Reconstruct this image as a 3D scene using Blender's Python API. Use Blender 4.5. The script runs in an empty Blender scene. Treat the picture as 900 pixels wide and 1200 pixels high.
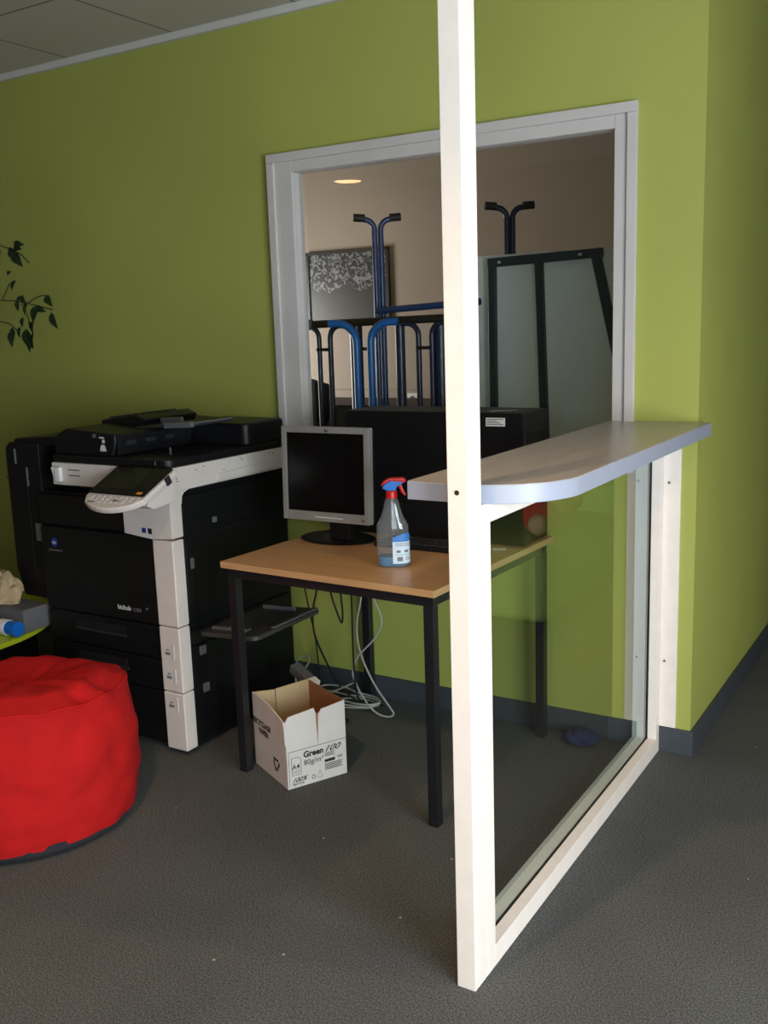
import bpy, bmesh, math, random
from mathutils import Vector, Matrix, Euler
random.seed(7)
sc = bpy.context.scene
C = sc.collection
PI = math.pi

# ---------------------------------------------------------------- camera
cam_d = bpy.data.cameras.new('camera'); cam = bpy.data.objects.new('camera', cam_d); C.objects.link(cam)
cam_d.sensor_fit = 'VERTICAL'; cam_d.sensor_height = 24.0; cam_d.sensor_width = 18.0
cam_d.lens = 1155 / 1200 * 24.0; cam_d.clip_start = 0.05
R = Matrix(((0.85455829, -0.06820105, 0.51485799), (0.51833935, 0.17398287, -0.83728984), (-0.03247242, 0.98238413, 0.18402979)))
cam.matrix_world = Matrix.Translation((0.918, -3.326, 1.52)) @ R.to_4x4()
sc.camera = cam

# ---------------------------------------------------------------- world, light, exposure
w = bpy.data.worlds.new('sky'); sc.world = w; w.use_nodes = True
bgn = w.node_tree.nodes['Background']; bgn.inputs[0].default_value = (0.75, 0.87, 1, 1); bgn.inputs[1].default_value = 1.0
sc.view_settings.view_transform = 'Standard'; sc.view_settings.look = 'None'
sc.view_settings.gamma = 1.0; sc.view_settings.use_curve_mapping = False
sc.view_settings.exposure = 1.8

def area(name, loc, direction, sx, sy, power, col, spread=PI):
    l = bpy.data.lights.new(name, 'AREA'); l.shape = 'RECTANGLE'; l.size = sx; l.size_y = sy
    l.energy = power; l.color = col; l.spread = spread
    o = bpy.data.objects.new(name, l); C.objects.link(o); o.location = loc
    o.rotation_euler = Vector(direction).to_track_quat('-Z', 'Y').to_euler(); return o
# daylight through the shop-front windows on the right and behind the camera
area('daylight_right', (2.85, -2.95, 1.15), (-1, 0.15, -0.08), 2.0, 1.5, 56, (0.86, 0.93, 1.0))
area('daylight_front', (1.75, -4.45, 1.15), (-0.1, 1, -0.08), 1.5, 1.5, 8, (0.90, 0.95, 1.0))
# unseen area lamp added as the back room's soft light from its far left
area('store_light', (-4.2, 1.55, 1.35), (1, 0.25, 0.0), 0.7, 1.0, 15, (1.0, 0.95, 0.90))

# ---------------------------------------------------------------- materials
def lin(c):
    return tuple(((x / 255) / 12.92 if x / 255 <= 0.04045 else ((x / 255 + 0.055) / 1.055) ** 2.4) for x in c)
M = {}
def mat(name, rgb, rough=0.5, metal=0.0, var=0.0, vscale=8.0, bump=0.0, bscale=200.0, spec=0.5, coat=0.0, emis=None, estr=0.0):
    m = bpy.data.materials.new(name); m.use_nodes = True; nt = m.node_tree; b = nt.nodes['Principled BSDF']
    c = lin(rgb)
    b.inputs['Base Color'].default_value = (*c, 1); b.inputs['Roughness'].default_value = rough
    b.inputs['Metallic'].default_value = metal; b.inputs['Specular IOR Level'].default_value = spec
    b.inputs['Coat Weight'].default_value = coat
    if emis: b.inputs['Emission Color'].default_value = (*emis, 1); b.inputs['Emission Strength'].default_value = estr
    tc = nt.nodes.new('ShaderNodeTexCoord')
    if var > 0:
        n = nt.nodes.new('ShaderNodeTexNoise'); n.inputs['Scale'].default_value = vscale; n.inputs['Detail'].default_value = 5
        nt.links.new(tc.outputs['Object'], n.inputs['Vector'])
        r = nt.nodes.new('ShaderNodeValToRGB'); nt.links.new(n.outputs['Fac'], r.inputs['Fac'])
        r.color_ramp.elements[0].position = 0.3; r.color_ramp.elements[1].position = 0.7
        r.color_ramp.elements[0].color = (*[x * (1 - var) for x in c], 1); r.color_ramp.elements[1].color = (*[min(1, x * (1 + var)) for x in c], 1)
        nt.links.new(r.outputs['Color'], b.inputs['Base Color'])
    if bump > 0:
        n2 = nt.nodes.new('ShaderNodeTexNoise'); n2.inputs['Scale'].default_value = bscale; n2.inputs['Detail'].default_value = 3
        nt.links.new(tc.outputs['Object'], n2.inputs['Vector'])
        bp = nt.nodes.new('ShaderNodeBump'); bp.inputs['Strength'].default_value = bump; bp.inputs['Distance'].default_value = 0.01
        nt.links.new(n2.outputs['Fac'], bp.inputs['Height']); nt.links.new(bp.outputs['Normal'], b.inputs['Normal'])
    M[name] = m; return m

mat('lime_paint', (164, 168, 84), 0.62, var=0.05, vscale=1.5, bump=0.05, bscale=350, spec=0.35)
mat('beige_paint', (150, 136, 122), 0.7, var=0.04, vscale=1.2)
mat('white_paint', (226, 226, 224), 0.45, var=0.02)
mat('room_white', (200, 198, 190), 0.7)
mat('taupe_paint', (96, 88, 78), 0.7)
mat('frame_grey', (198, 192, 188), 0.4, var=0.03)
mat('wood_paint', (236, 225, 214), 0.42, var=0.03, vscale=20, bump=0.03, bscale=60)
mat('bead_grey', (186, 196, 196), 0.4)
mat('gasket', (22, 22, 24), 0.5)
mat('base_grey', (62, 66, 72), 0.55, var=0.06)
mat('black_plastic', (15, 15, 17), 0.45, spec=0.35, bump=0.04, bscale=600)
mat('black_side', (11, 12, 14), 0.5, spec=0.3, bump=0.04, bscale=600)
mat('black_gloss', (10, 10, 11), 0.16)
mat('dark_grey_plastic', (38, 40, 42), 0.45)
mat('tray_grey', (58, 57, 54), 0.5)
mat('mid_grey_plastic', (92, 94, 96), 0.45)
mat('slot_black', (5, 5, 6), 0.7)
mat('copier_white', (212, 204, 198), 0.42, var=0.03, vscale=14)
mat('copier_white_marked', (212, 204, 198), 0.42, var=0.03, vscale=14)
mat('silver', (150, 146, 142), 0.38, metal=0.25)
mat('lcd_black', (9, 9, 10), 0.22)
mat('lcd_green', (30, 30, 22), 0.2)
mat('table_frame', (24, 25, 29), 0.42)
mat('kraft', (150, 100, 66), 0.8, var=0.08, vscale=20)
mat('kraft_pale', (186, 160, 122), 0.8, var=0.05, vscale=20)
mat('box_white', (212, 206, 202), 0.7, var=0.03, vscale=15)
mat('print_black', (22, 20, 20), 0.6)
mat('print_grey', (110, 108, 108), 0.6)
mat('print_white', (200, 200, 200), 0.6)
mat('logo_blue', (22, 52, 130), 0.5)
mat('amber', (225, 150, 40), 0.5)
mat('spray_red', (205, 22, 14), 0.35)
mat('spray_blue', (30, 120, 215), 0.35)
mat('label_blue', (60, 120, 200), 0.5)
mat('label_pale', (196, 214, 232), 0.5, var=0.03)
mat('cable_black', (14, 14, 15), 0.5)
mat('cable_grey', (165, 162, 155), 0.5)
mat('counter_edge', (152, 158, 174), 0.38)
mat('red_fabric', (172, 20, 20), 0.85, var=0.10, vscale=6, bump=0.35, bscale=420, spec=0.2)
mat('dark_fabric', (28, 28, 34), 0.9)
mat('leaf', (24, 44, 22), 0.5, var=0.3, vscale=20)
mat('bark', (72, 58, 40), 0.8)
mat('terracotta', (120, 70, 48), 0.8)
mat('soil', (40, 30, 22), 0.95)
mat('lime_top', (176, 196, 40), 0.25)
mat('blue_plastic', (18, 96, 180), 0.35)
mat('beige_cloth', (170, 150, 116), 0.9, var=0.1, vscale=30, bump=0.4, bscale=40)
mat('box_grey', (92, 92, 94), 0.7)
mat('tube_navy', (22, 34, 62), 0.35)
mat('tube_blue', (12, 92, 168), 0.35)
mat('tube_blue_dark', (20, 56, 104), 0.35)
mat('rubber', (14, 14, 16), 0.6)
mat('teal_metal', (30, 52, 58), 0.45)
mat('board_white', (226, 234, 234), 0.5, var=0.03)
mat('poster_frame', (26, 22, 20), 0.4)
mat('green_cloth', (186, 214, 116), 0.85, var=0.06)
mat('orange_plush', (236, 72, 20), 0.9, bump=0.5, bscale=90)
mat('yellow_plush', (240, 180, 50), 0.9, bump=0.5, bscale=90)
mat('cream_plush', (236, 196, 150), 0.9)
mat('bin_blue', (28, 44, 140), 0.4)
mat('navy_cloth', (22, 30, 70), 0.9)
mat('paper', (224, 222, 214), 0.7)
mat('screw', (120, 116, 110), 0.4, metal=0.6)
mat('alu', (150, 152, 155), 0.35, metal=0.6)
mat('lamp_glow', (255, 220, 180), 0.5, emis=(1.0, 0.50, 0.22), estr=7.0)

def carpet():
    m = bpy.data.materials.new('carpet'); m.use_nodes = True; nt = m.node_tree; b = nt.nodes['Principled BSDF']
    b.inputs['Roughness'].default_value = 0.95; b.inputs['Specular IOR Level'].default_value = 0.15
    tc = nt.nodes.new('ShaderNodeTexCoord')
    n = nt.nodes.new('ShaderNodeTexNoise'); n.inputs['Scale'].default_value = 210; n.inputs['Detail'].default_value = 5
    n.inputs['Roughness'].default_value = 0.85
    nt.links.new(tc.outputs['Object'], n.inputs['Vector'])
    r = nt.nodes.new('ShaderNodeValToRGB'); nt.links.new(n.outputs['Fac'], r.inputs['Fac'])
    e = r.color_ramp.elements; e[0].position = 0.40; e[1].position = 0.62
    e[0].color = (*lin((48, 52, 54)), 1); e[1].color = (*lin((120, 122, 121)), 1)
    n3 = nt.nodes.new('ShaderNodeTexNoise'); n3.inputs['Scale'].default_value = 2.2; n3.inputs['Detail'].default_value = 4
    nt.links.new(tc.outputs['Object'], n3.inputs['Vector'])
    mx = nt.nodes.new('ShaderNodeMixRGB'); mx.blend_type = 'MULTIPLY'; mx.inputs[0].default_value = 0.4
    nt.links.new(r.outputs['Color'], mx.inputs[1]); nt.links.new(n3.outputs['Fac'], mx.inputs[2])
    # little specks of pale lint
    v = nt.nodes.new('ShaderNodeTexVoronoi'); v.inputs['Scale'].default_value = 6.5
    nt.links.new(tc.outputs['Object'], v.inputs['Vector'])
    lt = nt.nodes.new('ShaderNodeMath'); lt.operation = 'LESS_THAN'; lt.inputs[1].default_value = 0.024
    nt.links.new(v.outputs['Distance'], lt.inputs[0])
    mx2 = nt.nodes.new('ShaderNodeMixRGB'); nt.links.new(lt.outputs[0], mx2.inputs[0])
    nt.links.new(mx.outputs[0], mx2.inputs[1]); mx2.inputs[2].default_value = (*lin((170, 168, 160)), 1)
    nt.links.new(mx2.outputs[0], b.inputs['Base Color'])
    bp = nt.nodes.new('ShaderNodeBump'); bp.inputs['Strength'].default_value = 0.2; bp.inputs['Distance'].default_value = 0.002
    nt.links.new(n.outputs['Fac'], bp.inputs['Height']); nt.links.new(bp.outputs['Normal'], b.inputs['Normal'])
    M['carpet'] = m
carpet()

def ceiling_mat():
    m = bpy.data.materials.new('ceiling_tiles'); m.use_nodes = True; nt = m.node_tree; b = nt.nodes['Principled BSDF']
    b.inputs['Roughness'].default_value = 0.9
    tc = nt.nodes.new('ShaderNodeTexCoord'); mp = nt.nodes.new('ShaderNodeMapping')
    mp.inputs['Location'].default_value = (2.07, 0.577, 0)
    nt.links.new(tc.outputs['Object'], mp.inputs['Vector'])
    br = nt.nodes.new('ShaderNodeTexBrick'); br.offset = 0; br.squash = 1
    br.inputs['Scale'].default_value = 1; br.inputs['Brick Width'].default_value = 0.63; br.inputs['Row Height'].default_value = 0.63
    br.inputs['Mortar Size'].default_value = 0.006; br.inputs['Mortar Smooth'].default_value = 0.2
    br.inputs['Color1'].default_value = (*lin((186, 180, 164)), 1); br.inputs['Color2'].default_value = (*lin((180, 174, 158)), 1)
    br.inputs['Mortar'].default_value = (*lin((116, 110, 98)), 1)
    nt.links.new(mp.outputs[0], br.inputs['Vector'])
    nt.links.new(br.outputs['Color'], b.inputs['Base Color'])
    bp = nt.nodes.new('ShaderNodeBump'); bp.inputs['Strength'].default_value = 0.6; bp.invert = True
    nt.links.new(br.outputs['Fac'], bp.inputs['Height']); nt.links.new(bp.outputs['Normal'], b.inputs['Normal'])
    M['ceiling_tiles'] = m
ceiling_mat()

def beech():
    for nm, gx in (('beech', 1),):
        m = bpy.data.materials.new(nm); m.use_nodes = True; nt = m.node_tree; b = nt.nodes['Principled BSDF']
        b.inputs['Roughness'].default_value = 0.36
        tc = nt.nodes.new('ShaderNodeTexCoord'); mp = nt.nodes.new('ShaderNodeMapping')
        mp.inputs['Scale'].default_value = (6, 90, 90)
        nt.links.new(tc.outputs['Object'], mp.inputs['Vector'])
        n = nt.nodes.new('ShaderNodeTexNoise'); n.inputs['Scale'].default_value = 1.0; n.inputs['Detail'].default_value = 4
        nt.links.new(mp.outputs[0], n.inputs['Vector'])
        r = nt.nodes.new('ShaderNodeValToRGB'); nt.links.new(n.outputs['Fac'], r.inputs['Fac'])
        r.color_ramp.elements[0].position = 0.3; r.color_ramp.elements[1].position = 0.7
        r.color_ramp.elements[0].color = (*lin((184, 140, 96)), 1); r.color_ramp.elements[1].color = (*lin((198, 155, 110)), 1)
        nt.links.new(r.outputs['Color'], b.inputs['Base Color']); M[nm] = m
beech()

def counter_mat():
    m = bpy.data.materials.new('counter_laminate'); m.use_nodes = True; nt = m.node_tree; b = nt.nodes['Principled BSDF']
    b.inputs['Roughness'].default_value = 0.30
    tc = nt.nodes.new('ShaderNodeTexCoord'); mp = nt.nodes.new('ShaderNodeMapping'); mp.inputs['Scale'].default_value = (60, 4, 4)
    nt.links.new(tc.outputs['Object'], mp.inputs['Vector'])
    n = nt.nodes.new('ShaderNodeTexNoise'); n.inputs['Scale'].default_value = 1.0; n.inputs['Detail'].default_value = 5
    nt.links.new(mp.outputs[0], n.inputs['Vector'])
    r = nt.nodes.new('ShaderNodeValToRGB'); nt.links.new(n.outputs['Fac'], r.inputs['Fac'])
    r.color_ramp.elements[0].position = 0.25; r.color_ramp.elements[1].position = 0.75
    r.color_ramp.elements[0].color = (*lin((150, 148, 148)), 1); r.color_ramp.elements[1].color = (*lin((172, 170, 170)), 1)
    nt.links.new(r.outputs['Color'], b.inputs['Base Color']); M['counter_laminate'] = m
counter_mat()

def glass_mat(name, tint, rough=0.0, ior=1.5, strength=1.6, body=0.0, bodycol=(1, 1, 1)):
    m = bpy.data.materials.new(name); m.use_nodes = True; nt = m.node_tree
    nt.nodes.remove(nt.nodes['Principled BSDF']); out = nt.nodes['Material Output']
    tr = nt.nodes.new('ShaderNodeBsdfTransparent'); tr.inputs[0].default_value = (*tint, 1)
    gl = nt.nodes.new('ShaderNodeBsdfGlossy'); gl.inputs['Roughness'].default_value = rough
    fr = nt.nodes.new('ShaderNodeFresnel'); fr.inputs[0].default_value = ior
    mx = nt.nodes.new('ShaderNodeMixShader')
    ml = nt.nodes.new('ShaderNodeMath'); ml.operation = 'MULTIPLY'; ml.inputs[1].default_value = strength
    ge = nt.nodes.new('ShaderNodeNewGeometry'); bk = nt.nodes.new('ShaderNodeMath'); bk.operation = 'SUBTRACT'; bk.inputs[0].default_value = 1.0
    nt.links.new(ge.outputs['Backfacing'], bk.inputs[1]); m3 = nt.nodes.new('ShaderNodeMath'); m3.operation = 'MULTIPLY'
    nt.links.new(fr.outputs[0], m3.inputs[0]); nt.links.new(bk.outputs[0], m3.inputs[1])
    nt.links.new(m3.outputs[0], ml.inputs[0]); nt.links.new(ml.outputs[0], mx.inputs[0])
    src = tr
    if body > 0:
        df = nt.nodes.new('ShaderNodeBsdfDiffuse'); df.inputs[0].default_value = (*bodycol, 1)
        m2 = nt.nodes.new('ShaderNodeMixShader'); m2.inputs[0].default_value = body
        nt.links.new(tr.outputs[0], m2.inputs[1]); nt.links.new(df.outputs[0], m2.inputs[2]); src = m2
    nt.links.new(src.outputs[0], mx.inputs[1]); nt.links.new(gl.outputs[0], mx.inputs[2])
    nt.links.new(mx.outputs[0], out.inputs[0]); M[name] = m
glass_mat('pane_glass', (0.93, 0.96, 0.94))
glass_mat('window_glass', (0.96, 0.97, 0.965))
glass_mat('bottle_plastic', (0.86, 0.88, 0.90), rough=0.08, body=0.10, bodycol=(0.7, 0.72, 0.75))
glass_mat('blue_liquid', (0.10, 0.45, 0.75), rough=0.02, body=0.75, bodycol=(0.02, 0.26, 0.52))

def poster_mat():
    m = bpy.data.materials.new('poster_print'); m.use_nodes = True; nt = m.node_tree; b = nt.nodes['Principled BSDF']
    b.inputs['Roughness'].default_value = 0.35
    tc = nt.nodes.new('ShaderNodeTexCoord'); sx = nt.nodes.new('ShaderNodeSeparateXYZ'); nt.links.new(tc.outputs['Object'], sx.inputs[0])
    n = nt.nodes.new('ShaderNodeTexNoise'); n.inputs['Scale'].default_value = 22; n.inputs['Detail'].default_value = 7; n.inputs['Distortion'].default_value = 2.0
    nt.links.new(tc.outputs['Object'], n.inputs['Vector'])
    r = nt.nodes.new('ShaderNodeValToRGB'); nt.links.new(n.outputs['Fac'], r.inputs['Fac'])
    r.color_ramp.elements[0].position = 0.48; r.color_ramp.elements[1].position = 0.56
    r.color_ramp.elements[0].color = (*lin((26, 26, 26)), 1); r.color_ramp.elements[1].color = (*lin((120, 122, 126)), 1)
    n2 = nt.nodes.new('ShaderNodeTexNoise'); n2.inputs['Scale'].default_value = 7; nt.links.new(tc.outputs['Object'], n2.inputs['Vector'])
    ad = nt.nodes.new('ShaderNodeMath'); ad.operation = 'MULTIPLY_ADD'; ad.inputs[1].default_value = 0.22; nt.links.new(n2.outputs['Fac'], ad.inputs[0]); nt.links.new(sx.outputs['Z'], ad.inputs[2])
    g = nt.nodes.new('ShaderNodeMath'); g.operation = 'GREATER_THAN'; g.inputs[1].default_value = 0.30; nt.links.new(ad.outputs[0], g.inputs[0])
    mx = nt.nodes.new('ShaderNodeMixRGB'); nt.links.new(g.outputs[0], mx.inputs[0]); mx.inputs[1].default_value = (*lin((40, 39, 36)), 1)
    nt.links.new(r.outputs['Color'], mx.inputs[2]); nt.links.new(mx.outputs[0], b.inputs['Base Color']); M['poster_print'] = m
poster_mat()

# ---------------------------------------------------------------- mesh helpers
def root_of(o):
    while o.parent: o = o.parent
    return o
def obj(name, bm, m, parent=None, world=True, smooth=True, mats=None):
    """link a bmesh as one object; world=True: geometry given in world coordinates"""
    me = bpy.data.meshes.new(name)
    bmesh.ops.recalc_face_normals(bm, faces=bm.faces)
    bm.to_mesh(me); bm.free()
    o = bpy.data.objects.new(name, me); C.objects.link(o)
    for k in (mats or [m]): me.materials.append(M[k])
    if smooth:
        me.shade_smooth(); me.set_sharp_from_angle(angle=math.radians(35))
        wn = o.modifiers.new('wn', 'WEIGHTED_NORMAL'); wn.keep_sharp = True; wn.weight = 80
    if parent:
        o.parent = parent
        if world:
            r = root_of(parent)
            mw = Matrix.Translation(r.location) @ r.rotation_euler.to_matrix().to_4x4()
            me.transform(mw.inverted())
    elif world:
        # put the origin at the foot of the thing
        vs = me.vertices
        if len(vs):
            xs = [v.co.x for v in vs]; ys = [v.co.y for v in vs]; zs = [v.co.z for v in vs]
            c = Vector(((min(xs) + max(xs)) / 2, (min(ys) + max(ys)) / 2, min(zs)))
            me.transform(Matrix.Translation(-c)); o.location = c
    return o
def objs(name, bm, m, parent):
    """every loose piece of the bmesh becomes an object of its own"""
    bm.verts.index_update(); seen = set(); out = []
    bm.verts.ensure_lookup_table()
    for v in bm.verts:
        if v.index in seen: continue
        st = [v]; comp = {v.index}
        while st:
            q = st.pop()
            for e in q.link_edges:
                w_ = e.other_vert(q)
                if w_.index not in comp: comp.add(w_.index); st.append(w_)
        seen |= comp
        nbm = bmesh.new(); mp = {i: nbm.verts.new(bm.verts[i].co) for i in sorted(comp)}
        for f in bm.faces:
            if f.verts[0].index in comp: nbm.faces.new([mp[x.index] for x in f.verts])
        out.append(obj(name, nbm, m, parent))
    bm.free(); return out
def tag(o, label, cat, group=None):
    o['label'] = label; o['category'] = cat
    if group: o['group'] = group
    return o
def thing(name, label, cat, loc, rotz=0, group=None):
    o = bpy.data.objects.new(name, None); C.objects.link(o); o.empty_display_size = 0.1
    o.location = loc; o.rotation_euler = (0, 0, rotz); return tag(o, label, cat, group)
def struct(name, bm, m, parent=None, smooth=False):
    o = bmobj_raw(name, bm, m, parent)
    if not parent: o['kind'] = 'structure'
    return o
def bmobj_raw(name, bm, m, parent=None):
    me = bpy.data.meshes.new(name); bmesh.ops.recalc_face_normals(bm, faces=bm.faces); bm.to_mesh(me); bm.free()
    o = bpy.data.objects.new(name, me); C.objects.link(o); me.materials.append(M[m])
    me.shade_smooth(); me.set_sharp_from_angle(angle=math.radians(35))
    wn = o.modifiers.new('wn', 'WEIGHTED_NORMAL'); wn.keep_sharp = True; wn.weight = 80
    if parent: o.parent = parent
    return o
def nb(): return bmesh.new()
def merge(bm, tmp, M4=None):
    if M4 is not None: bmesh.ops.transform(tmp, matrix=M4, verts=tmp.verts)
    me = bpy.data.meshes.new('t'); tmp.to_mesh(me); tmp.free(); bm.from_mesh(me); bpy.data.meshes.remove(me); return bm
def box(bm, x0, x1, y0, y1, z0, z1, bev=0.0, seg=2, M4=None):
    t = bmesh.new(); bmesh.ops.create_cube(t, size=1)
    for v in t.verts:
        v.co = Vector(((x0 + x1) / 2 + v.co.x * abs(x1 - x0), (y0 + y1) / 2 + v.co.y * abs(y1 - y0), (z0 + z1) / 2 + v.co.z * abs(z1 - z0)))
    if bev > 0: bmesh.ops.bevel(t, geom=t.edges[:], offset=bev, segments=seg, profile=0.5, affect='EDGES')
    return merge(bm, t, M4)
def B(x0, x1, y0, y1, z0, z1, bev=0.0, seg=2, M4=None): return box(nb(), x0, x1, y0, y1, z0, z1, bev, seg, M4)
def prism(bm, pts, axis, a0, a1, bev=0.0, seg=2, M4=None):
    """extrude a 2D polygon along axis; pts in the two other axes' order"""
    t = bmesh.new()
    def co(p, a):
        return {'x': (a, p[0], p[1]), 'y': (p[0], a, p[1]), 'z': (p[0], p[1], a)}[axis]
    v0 = [t.verts.new(co(p, a0)) for p in pts]; v1 = [t.verts.new(co(p, a1)) for p in pts]
    n = len(pts); t.faces.new(v0); t.faces.new(v1[::-1])
    for i in range(n): t.faces.new((v0[i], v0[(i + 1) % n], v1[(i + 1) % n], v1[i]))
    bmesh.ops.recalc_face_normals(t, faces=t.faces)
    if bev > 0:
        es = [e for e in t.edges if e.calc_face_angle(0) > 0.5]
        bmesh.ops.bevel(t, geom=es, offset=bev, segments=seg, profile=0.5, affect='EDGES')
    return merge(bm, t, M4)
def tube(bm, pts, r, n=10, cap=True, smooth=0):
    P = [Vector(p) for p in pts]
    if smooth:
        for _ in range(smooth):
            Q = [P[0]]
            for a, b in zip(P, P[1:]): Q += [a * .75 + b * .25, a * .25 + b * .75]
            Q.append(P[-1]); P = Q
    rings = []; up = None
    for i, p in enumerate(P):
        d = (P[min(i + 1, len(P) - 1)] - P[max(i - 1, 0)])
        if d.length < 1e-9: d = Vector((0, 0, 1))
        d.normalize()
        if up is None:
            up = Vector((0, 0, 1)) if abs(d.z) < 0.9 else Vector((1, 0, 0))
        s = d.cross(up).normalized(); up = s.cross(d).normalized()
        rr = r[0] + (r[-1] - r[0]) * i / max(1, len(P) - 1) if isinstance(r, (list, tuple)) else r
        rings.append([bm.verts.new(p + (s * math.cos(2 * PI * k / n) + up * math.sin(2 * PI * k / n)) * rr) for k in range(n)])
    for a, b in zip(rings, rings[1:]):
        for k in range(n): bm.faces.new((a[k], a[(k + 1) % n], b[(k + 1) % n], b[k]))
    if cap: bm.faces.new(rings[0][::-1]); bm.faces.new(rings[-1])
    return bm
def lathe(bm, prof, cx=0, cy=0, n=32, sx=1, sy=1, M4=None, cap=True):
    t = bmesh.new(); rings = []
    for r, z in prof:
        rings.append([t.verts.new((cx + r * sx * math.cos(2 * PI * k / n), cy + r * sy * math.sin(2 * PI * k / n), z)) for k in range(n)])
    for a, b in zip(rings, rings[1:]):
        for k in range(n): t.faces.new((a[k], a[(k + 1) % n], b[(k + 1) % n], b[k]))
    if cap: t.faces.new(rings[0][::-1]); t.faces.new(rings[-1])
    return merge(bm, t, M4)
def rrect(x0, x1, y0, y1, rs, n=8):
    """rounded rectangle polygon, rs = radii at (x0y0, x1y0, x1y1, x0y1)"""
    out = []
    for (cx, cy, r, a) in ((x0, y0, rs[0], PI), (x1, y0, rs[1], 1.5 * PI), (x1, y1, rs[2], 0), (x0, y1, rs[3], .5 * PI)):
        if r <= 0: out.append((cx, cy)); continue
        ox = cx + (r if cx == x0 else -r); oy = cy + (r if cy == y0 else -r)
        for k in range(n + 1): out.append((ox + r * math.cos(a + k / n * PI / 2), oy + r * math.sin(a + k / n * PI / 2)))
    return out
def rot_about(p, ax, ang):
    return Matrix.Translation(p) @ Matrix.Rotation(ang, 4, ax) @ Matrix.Translation(-Vector(p))
def text_bm(bm, s, size, M4, extrude=0.0003, shear=0.0, offset=0.0, sx=1.0, align='LEFT'):
    cu = bpy.data.curves.new('txt', 'FONT'); cu.body = s; cu.size = size; cu.extrude = extrude; cu.shear = shear; cu.offset = offset
    cu.align_x = align; cu.resolution_u = 3
    o = bpy.data.objects.new('txt', cu); C.objects.link(o)
    dg = bpy.context.evaluated_depsgraph_get(); me = bpy.data.meshes.new_from_object(o.evaluated_get(dg))
    me.transform(M4 @ Matrix.Diagonal((sx, 1, 1, 1))); bm.from_mesh(me)
    bpy.data.objects.remove(o); bpy.data.curves.remove(cu); bpy.data.meshes.remove(me)
    return bm
def face_m(origin, xdir, updir):
    x = Vector(xdir).normalized(); u = Vector(updir).normalized(); n = x.cross(u)
    m = Matrix((x, u, n)).transposed().to_4x4(); return Matrix.Translation(origin) @ m

# ================================================================ ROOM
CX = 0.106      # outer corner where the corridor starts
H = 2.75
struct('floor', B(-4.75, 2.9, -4.5, 5.2, -0.12, 0), 'carpet')
struct('ceiling', B(-4.75, 2.9, -4.5, 5.2, H, H + 0.1), 'ceiling_tiles')
WX0, WX1, WZ0, WZ1 = -1.535, -0.155, 1.06, 2.14
bm = nb()
box(bm, -4.6, WX0, 0, 0.05, 0, H); box(bm, WX1, CX, 0, 0.05, 0, H)
box(bm, WX0, WX1, 0, 0.05, 0, WZ0); box(bm, WX0, WX1, 0, 0.05, WZ1, H)
struct('wall_back', bm, 'lime_paint')
struct('wall_corridor', B(CX - 0.12, CX, 0.05, 5.0, 0, H), 'lime_paint')
struct('wall_left', B(-4.72, -4.6, -4.42, 0.12, 0, H), 'taupe_paint')
struct('wall_corridor_end', B(CX, 2.82, 5.0, 5.12, 0, H), 'taupe_paint')
# front wall with a big window
bm = nb(); box(bm, -4.6, 0.9, -4.42, -4.3, 0, H); box(bm, 2.6, 2.82, -4.42, -4.3, 0, H)
box(bm, 0.9, 2.6, -4.42, -4.3, 0, 0.3); box(bm, 0.9, 2.6, -4.42, -4.3, 2.15, H)
struct('wall_front', bm, 'taupe_paint')
bm = nb(); box(bm, 2.7, 2.82, -4.3, -4.15, 0, H); box(bm, 2.7, 2.82, -1.95, 5.0, 0, H)
box(bm, 2.7, 2.82, -4.15, -1.95, 0, 0.3); box(bm, 2.7, 2.82, -4.15, -1.95, 2.15, H)
struct('wall_right', bm, 'taupe_paint')
# back room shell
struct('wall_store_back', B(-4.6, CX - 0.12, 2.5, 2.62, 0, H), 'beige_paint')
struct('wall_store_left', B(-4.72, -4.6, 0.05, 2.62, 0, H), 'beige_paint')
struct('wall_store_right', B(CX - 0.14, CX - 0.12, 0.05, 2.5, 0, H), 'beige_paint')
# shop-front windows (frames and glass)
def big_window(name, axis):
    o = bpy.data.objects.new(name, None); C.objects.link(o); o['kind'] = 'structure'
    f = nb()
    if axis == 'x':
        for a, b in ((-4.15, -4.09), (-3.08, -3.02), (-2.01, -1.95)): box(f, 2.72, 2.78, a, b, 0.3, 2.15, 0.004)
        box(f, 2.72, 2.78, -4.15, -1.95, 0.3, 0.36, 0.004); box(f, 2.72, 2.78, -4.15, -1.95, 2.09, 2.15, 0.004)
        g = B(2.745, 2.751, -4.1, -2.0, 0.35, 2.1)
    else:
        for a, b in ((0.9, 0.96), (1.72, 1.78), (2.54, 2.6)): box(f, a, b, -4.38, -4.32, 0.3, 2.15, 0.004)
        box(f, 0.9, 2.6, -4.38, -4.32, 0.3, 0.36, 0.004); box(f, 0.9, 2.6, -4.38, -4.32, 2.09, 2.15, 0.004)
        g = B(0.95, 2.55, -4.355, -4.349, 0.35, 2.1)
    bmobj_raw('window_frame', f, 'alu', o); bmobj_raw('glass_pane', g, 'window_glass', o)
big_window('window_2', 'x'); big_window('window_3', 'y')

# inner window
win = bpy.data.objects.new('window_1', None); C.objects.link(win); win['kind'] = 'structure'
ox0, ox1, oz0, oz1 = -1.607, -0.108, 1.0, 2.207; ix0, ix1, iz0, iz1 = -1.495, -0.183, 1.10, 2.135
f = nb()
for (a, b, c, d) in ((ox0, ix0, oz0, oz1), (ix1, ox1, oz0, oz1), (ix0, ix1, iz1, oz1), (ix0, ix1, oz0, iz0)):
    box(f, a, b, -0.018, 0.0, c, d, 0.003)
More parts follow.
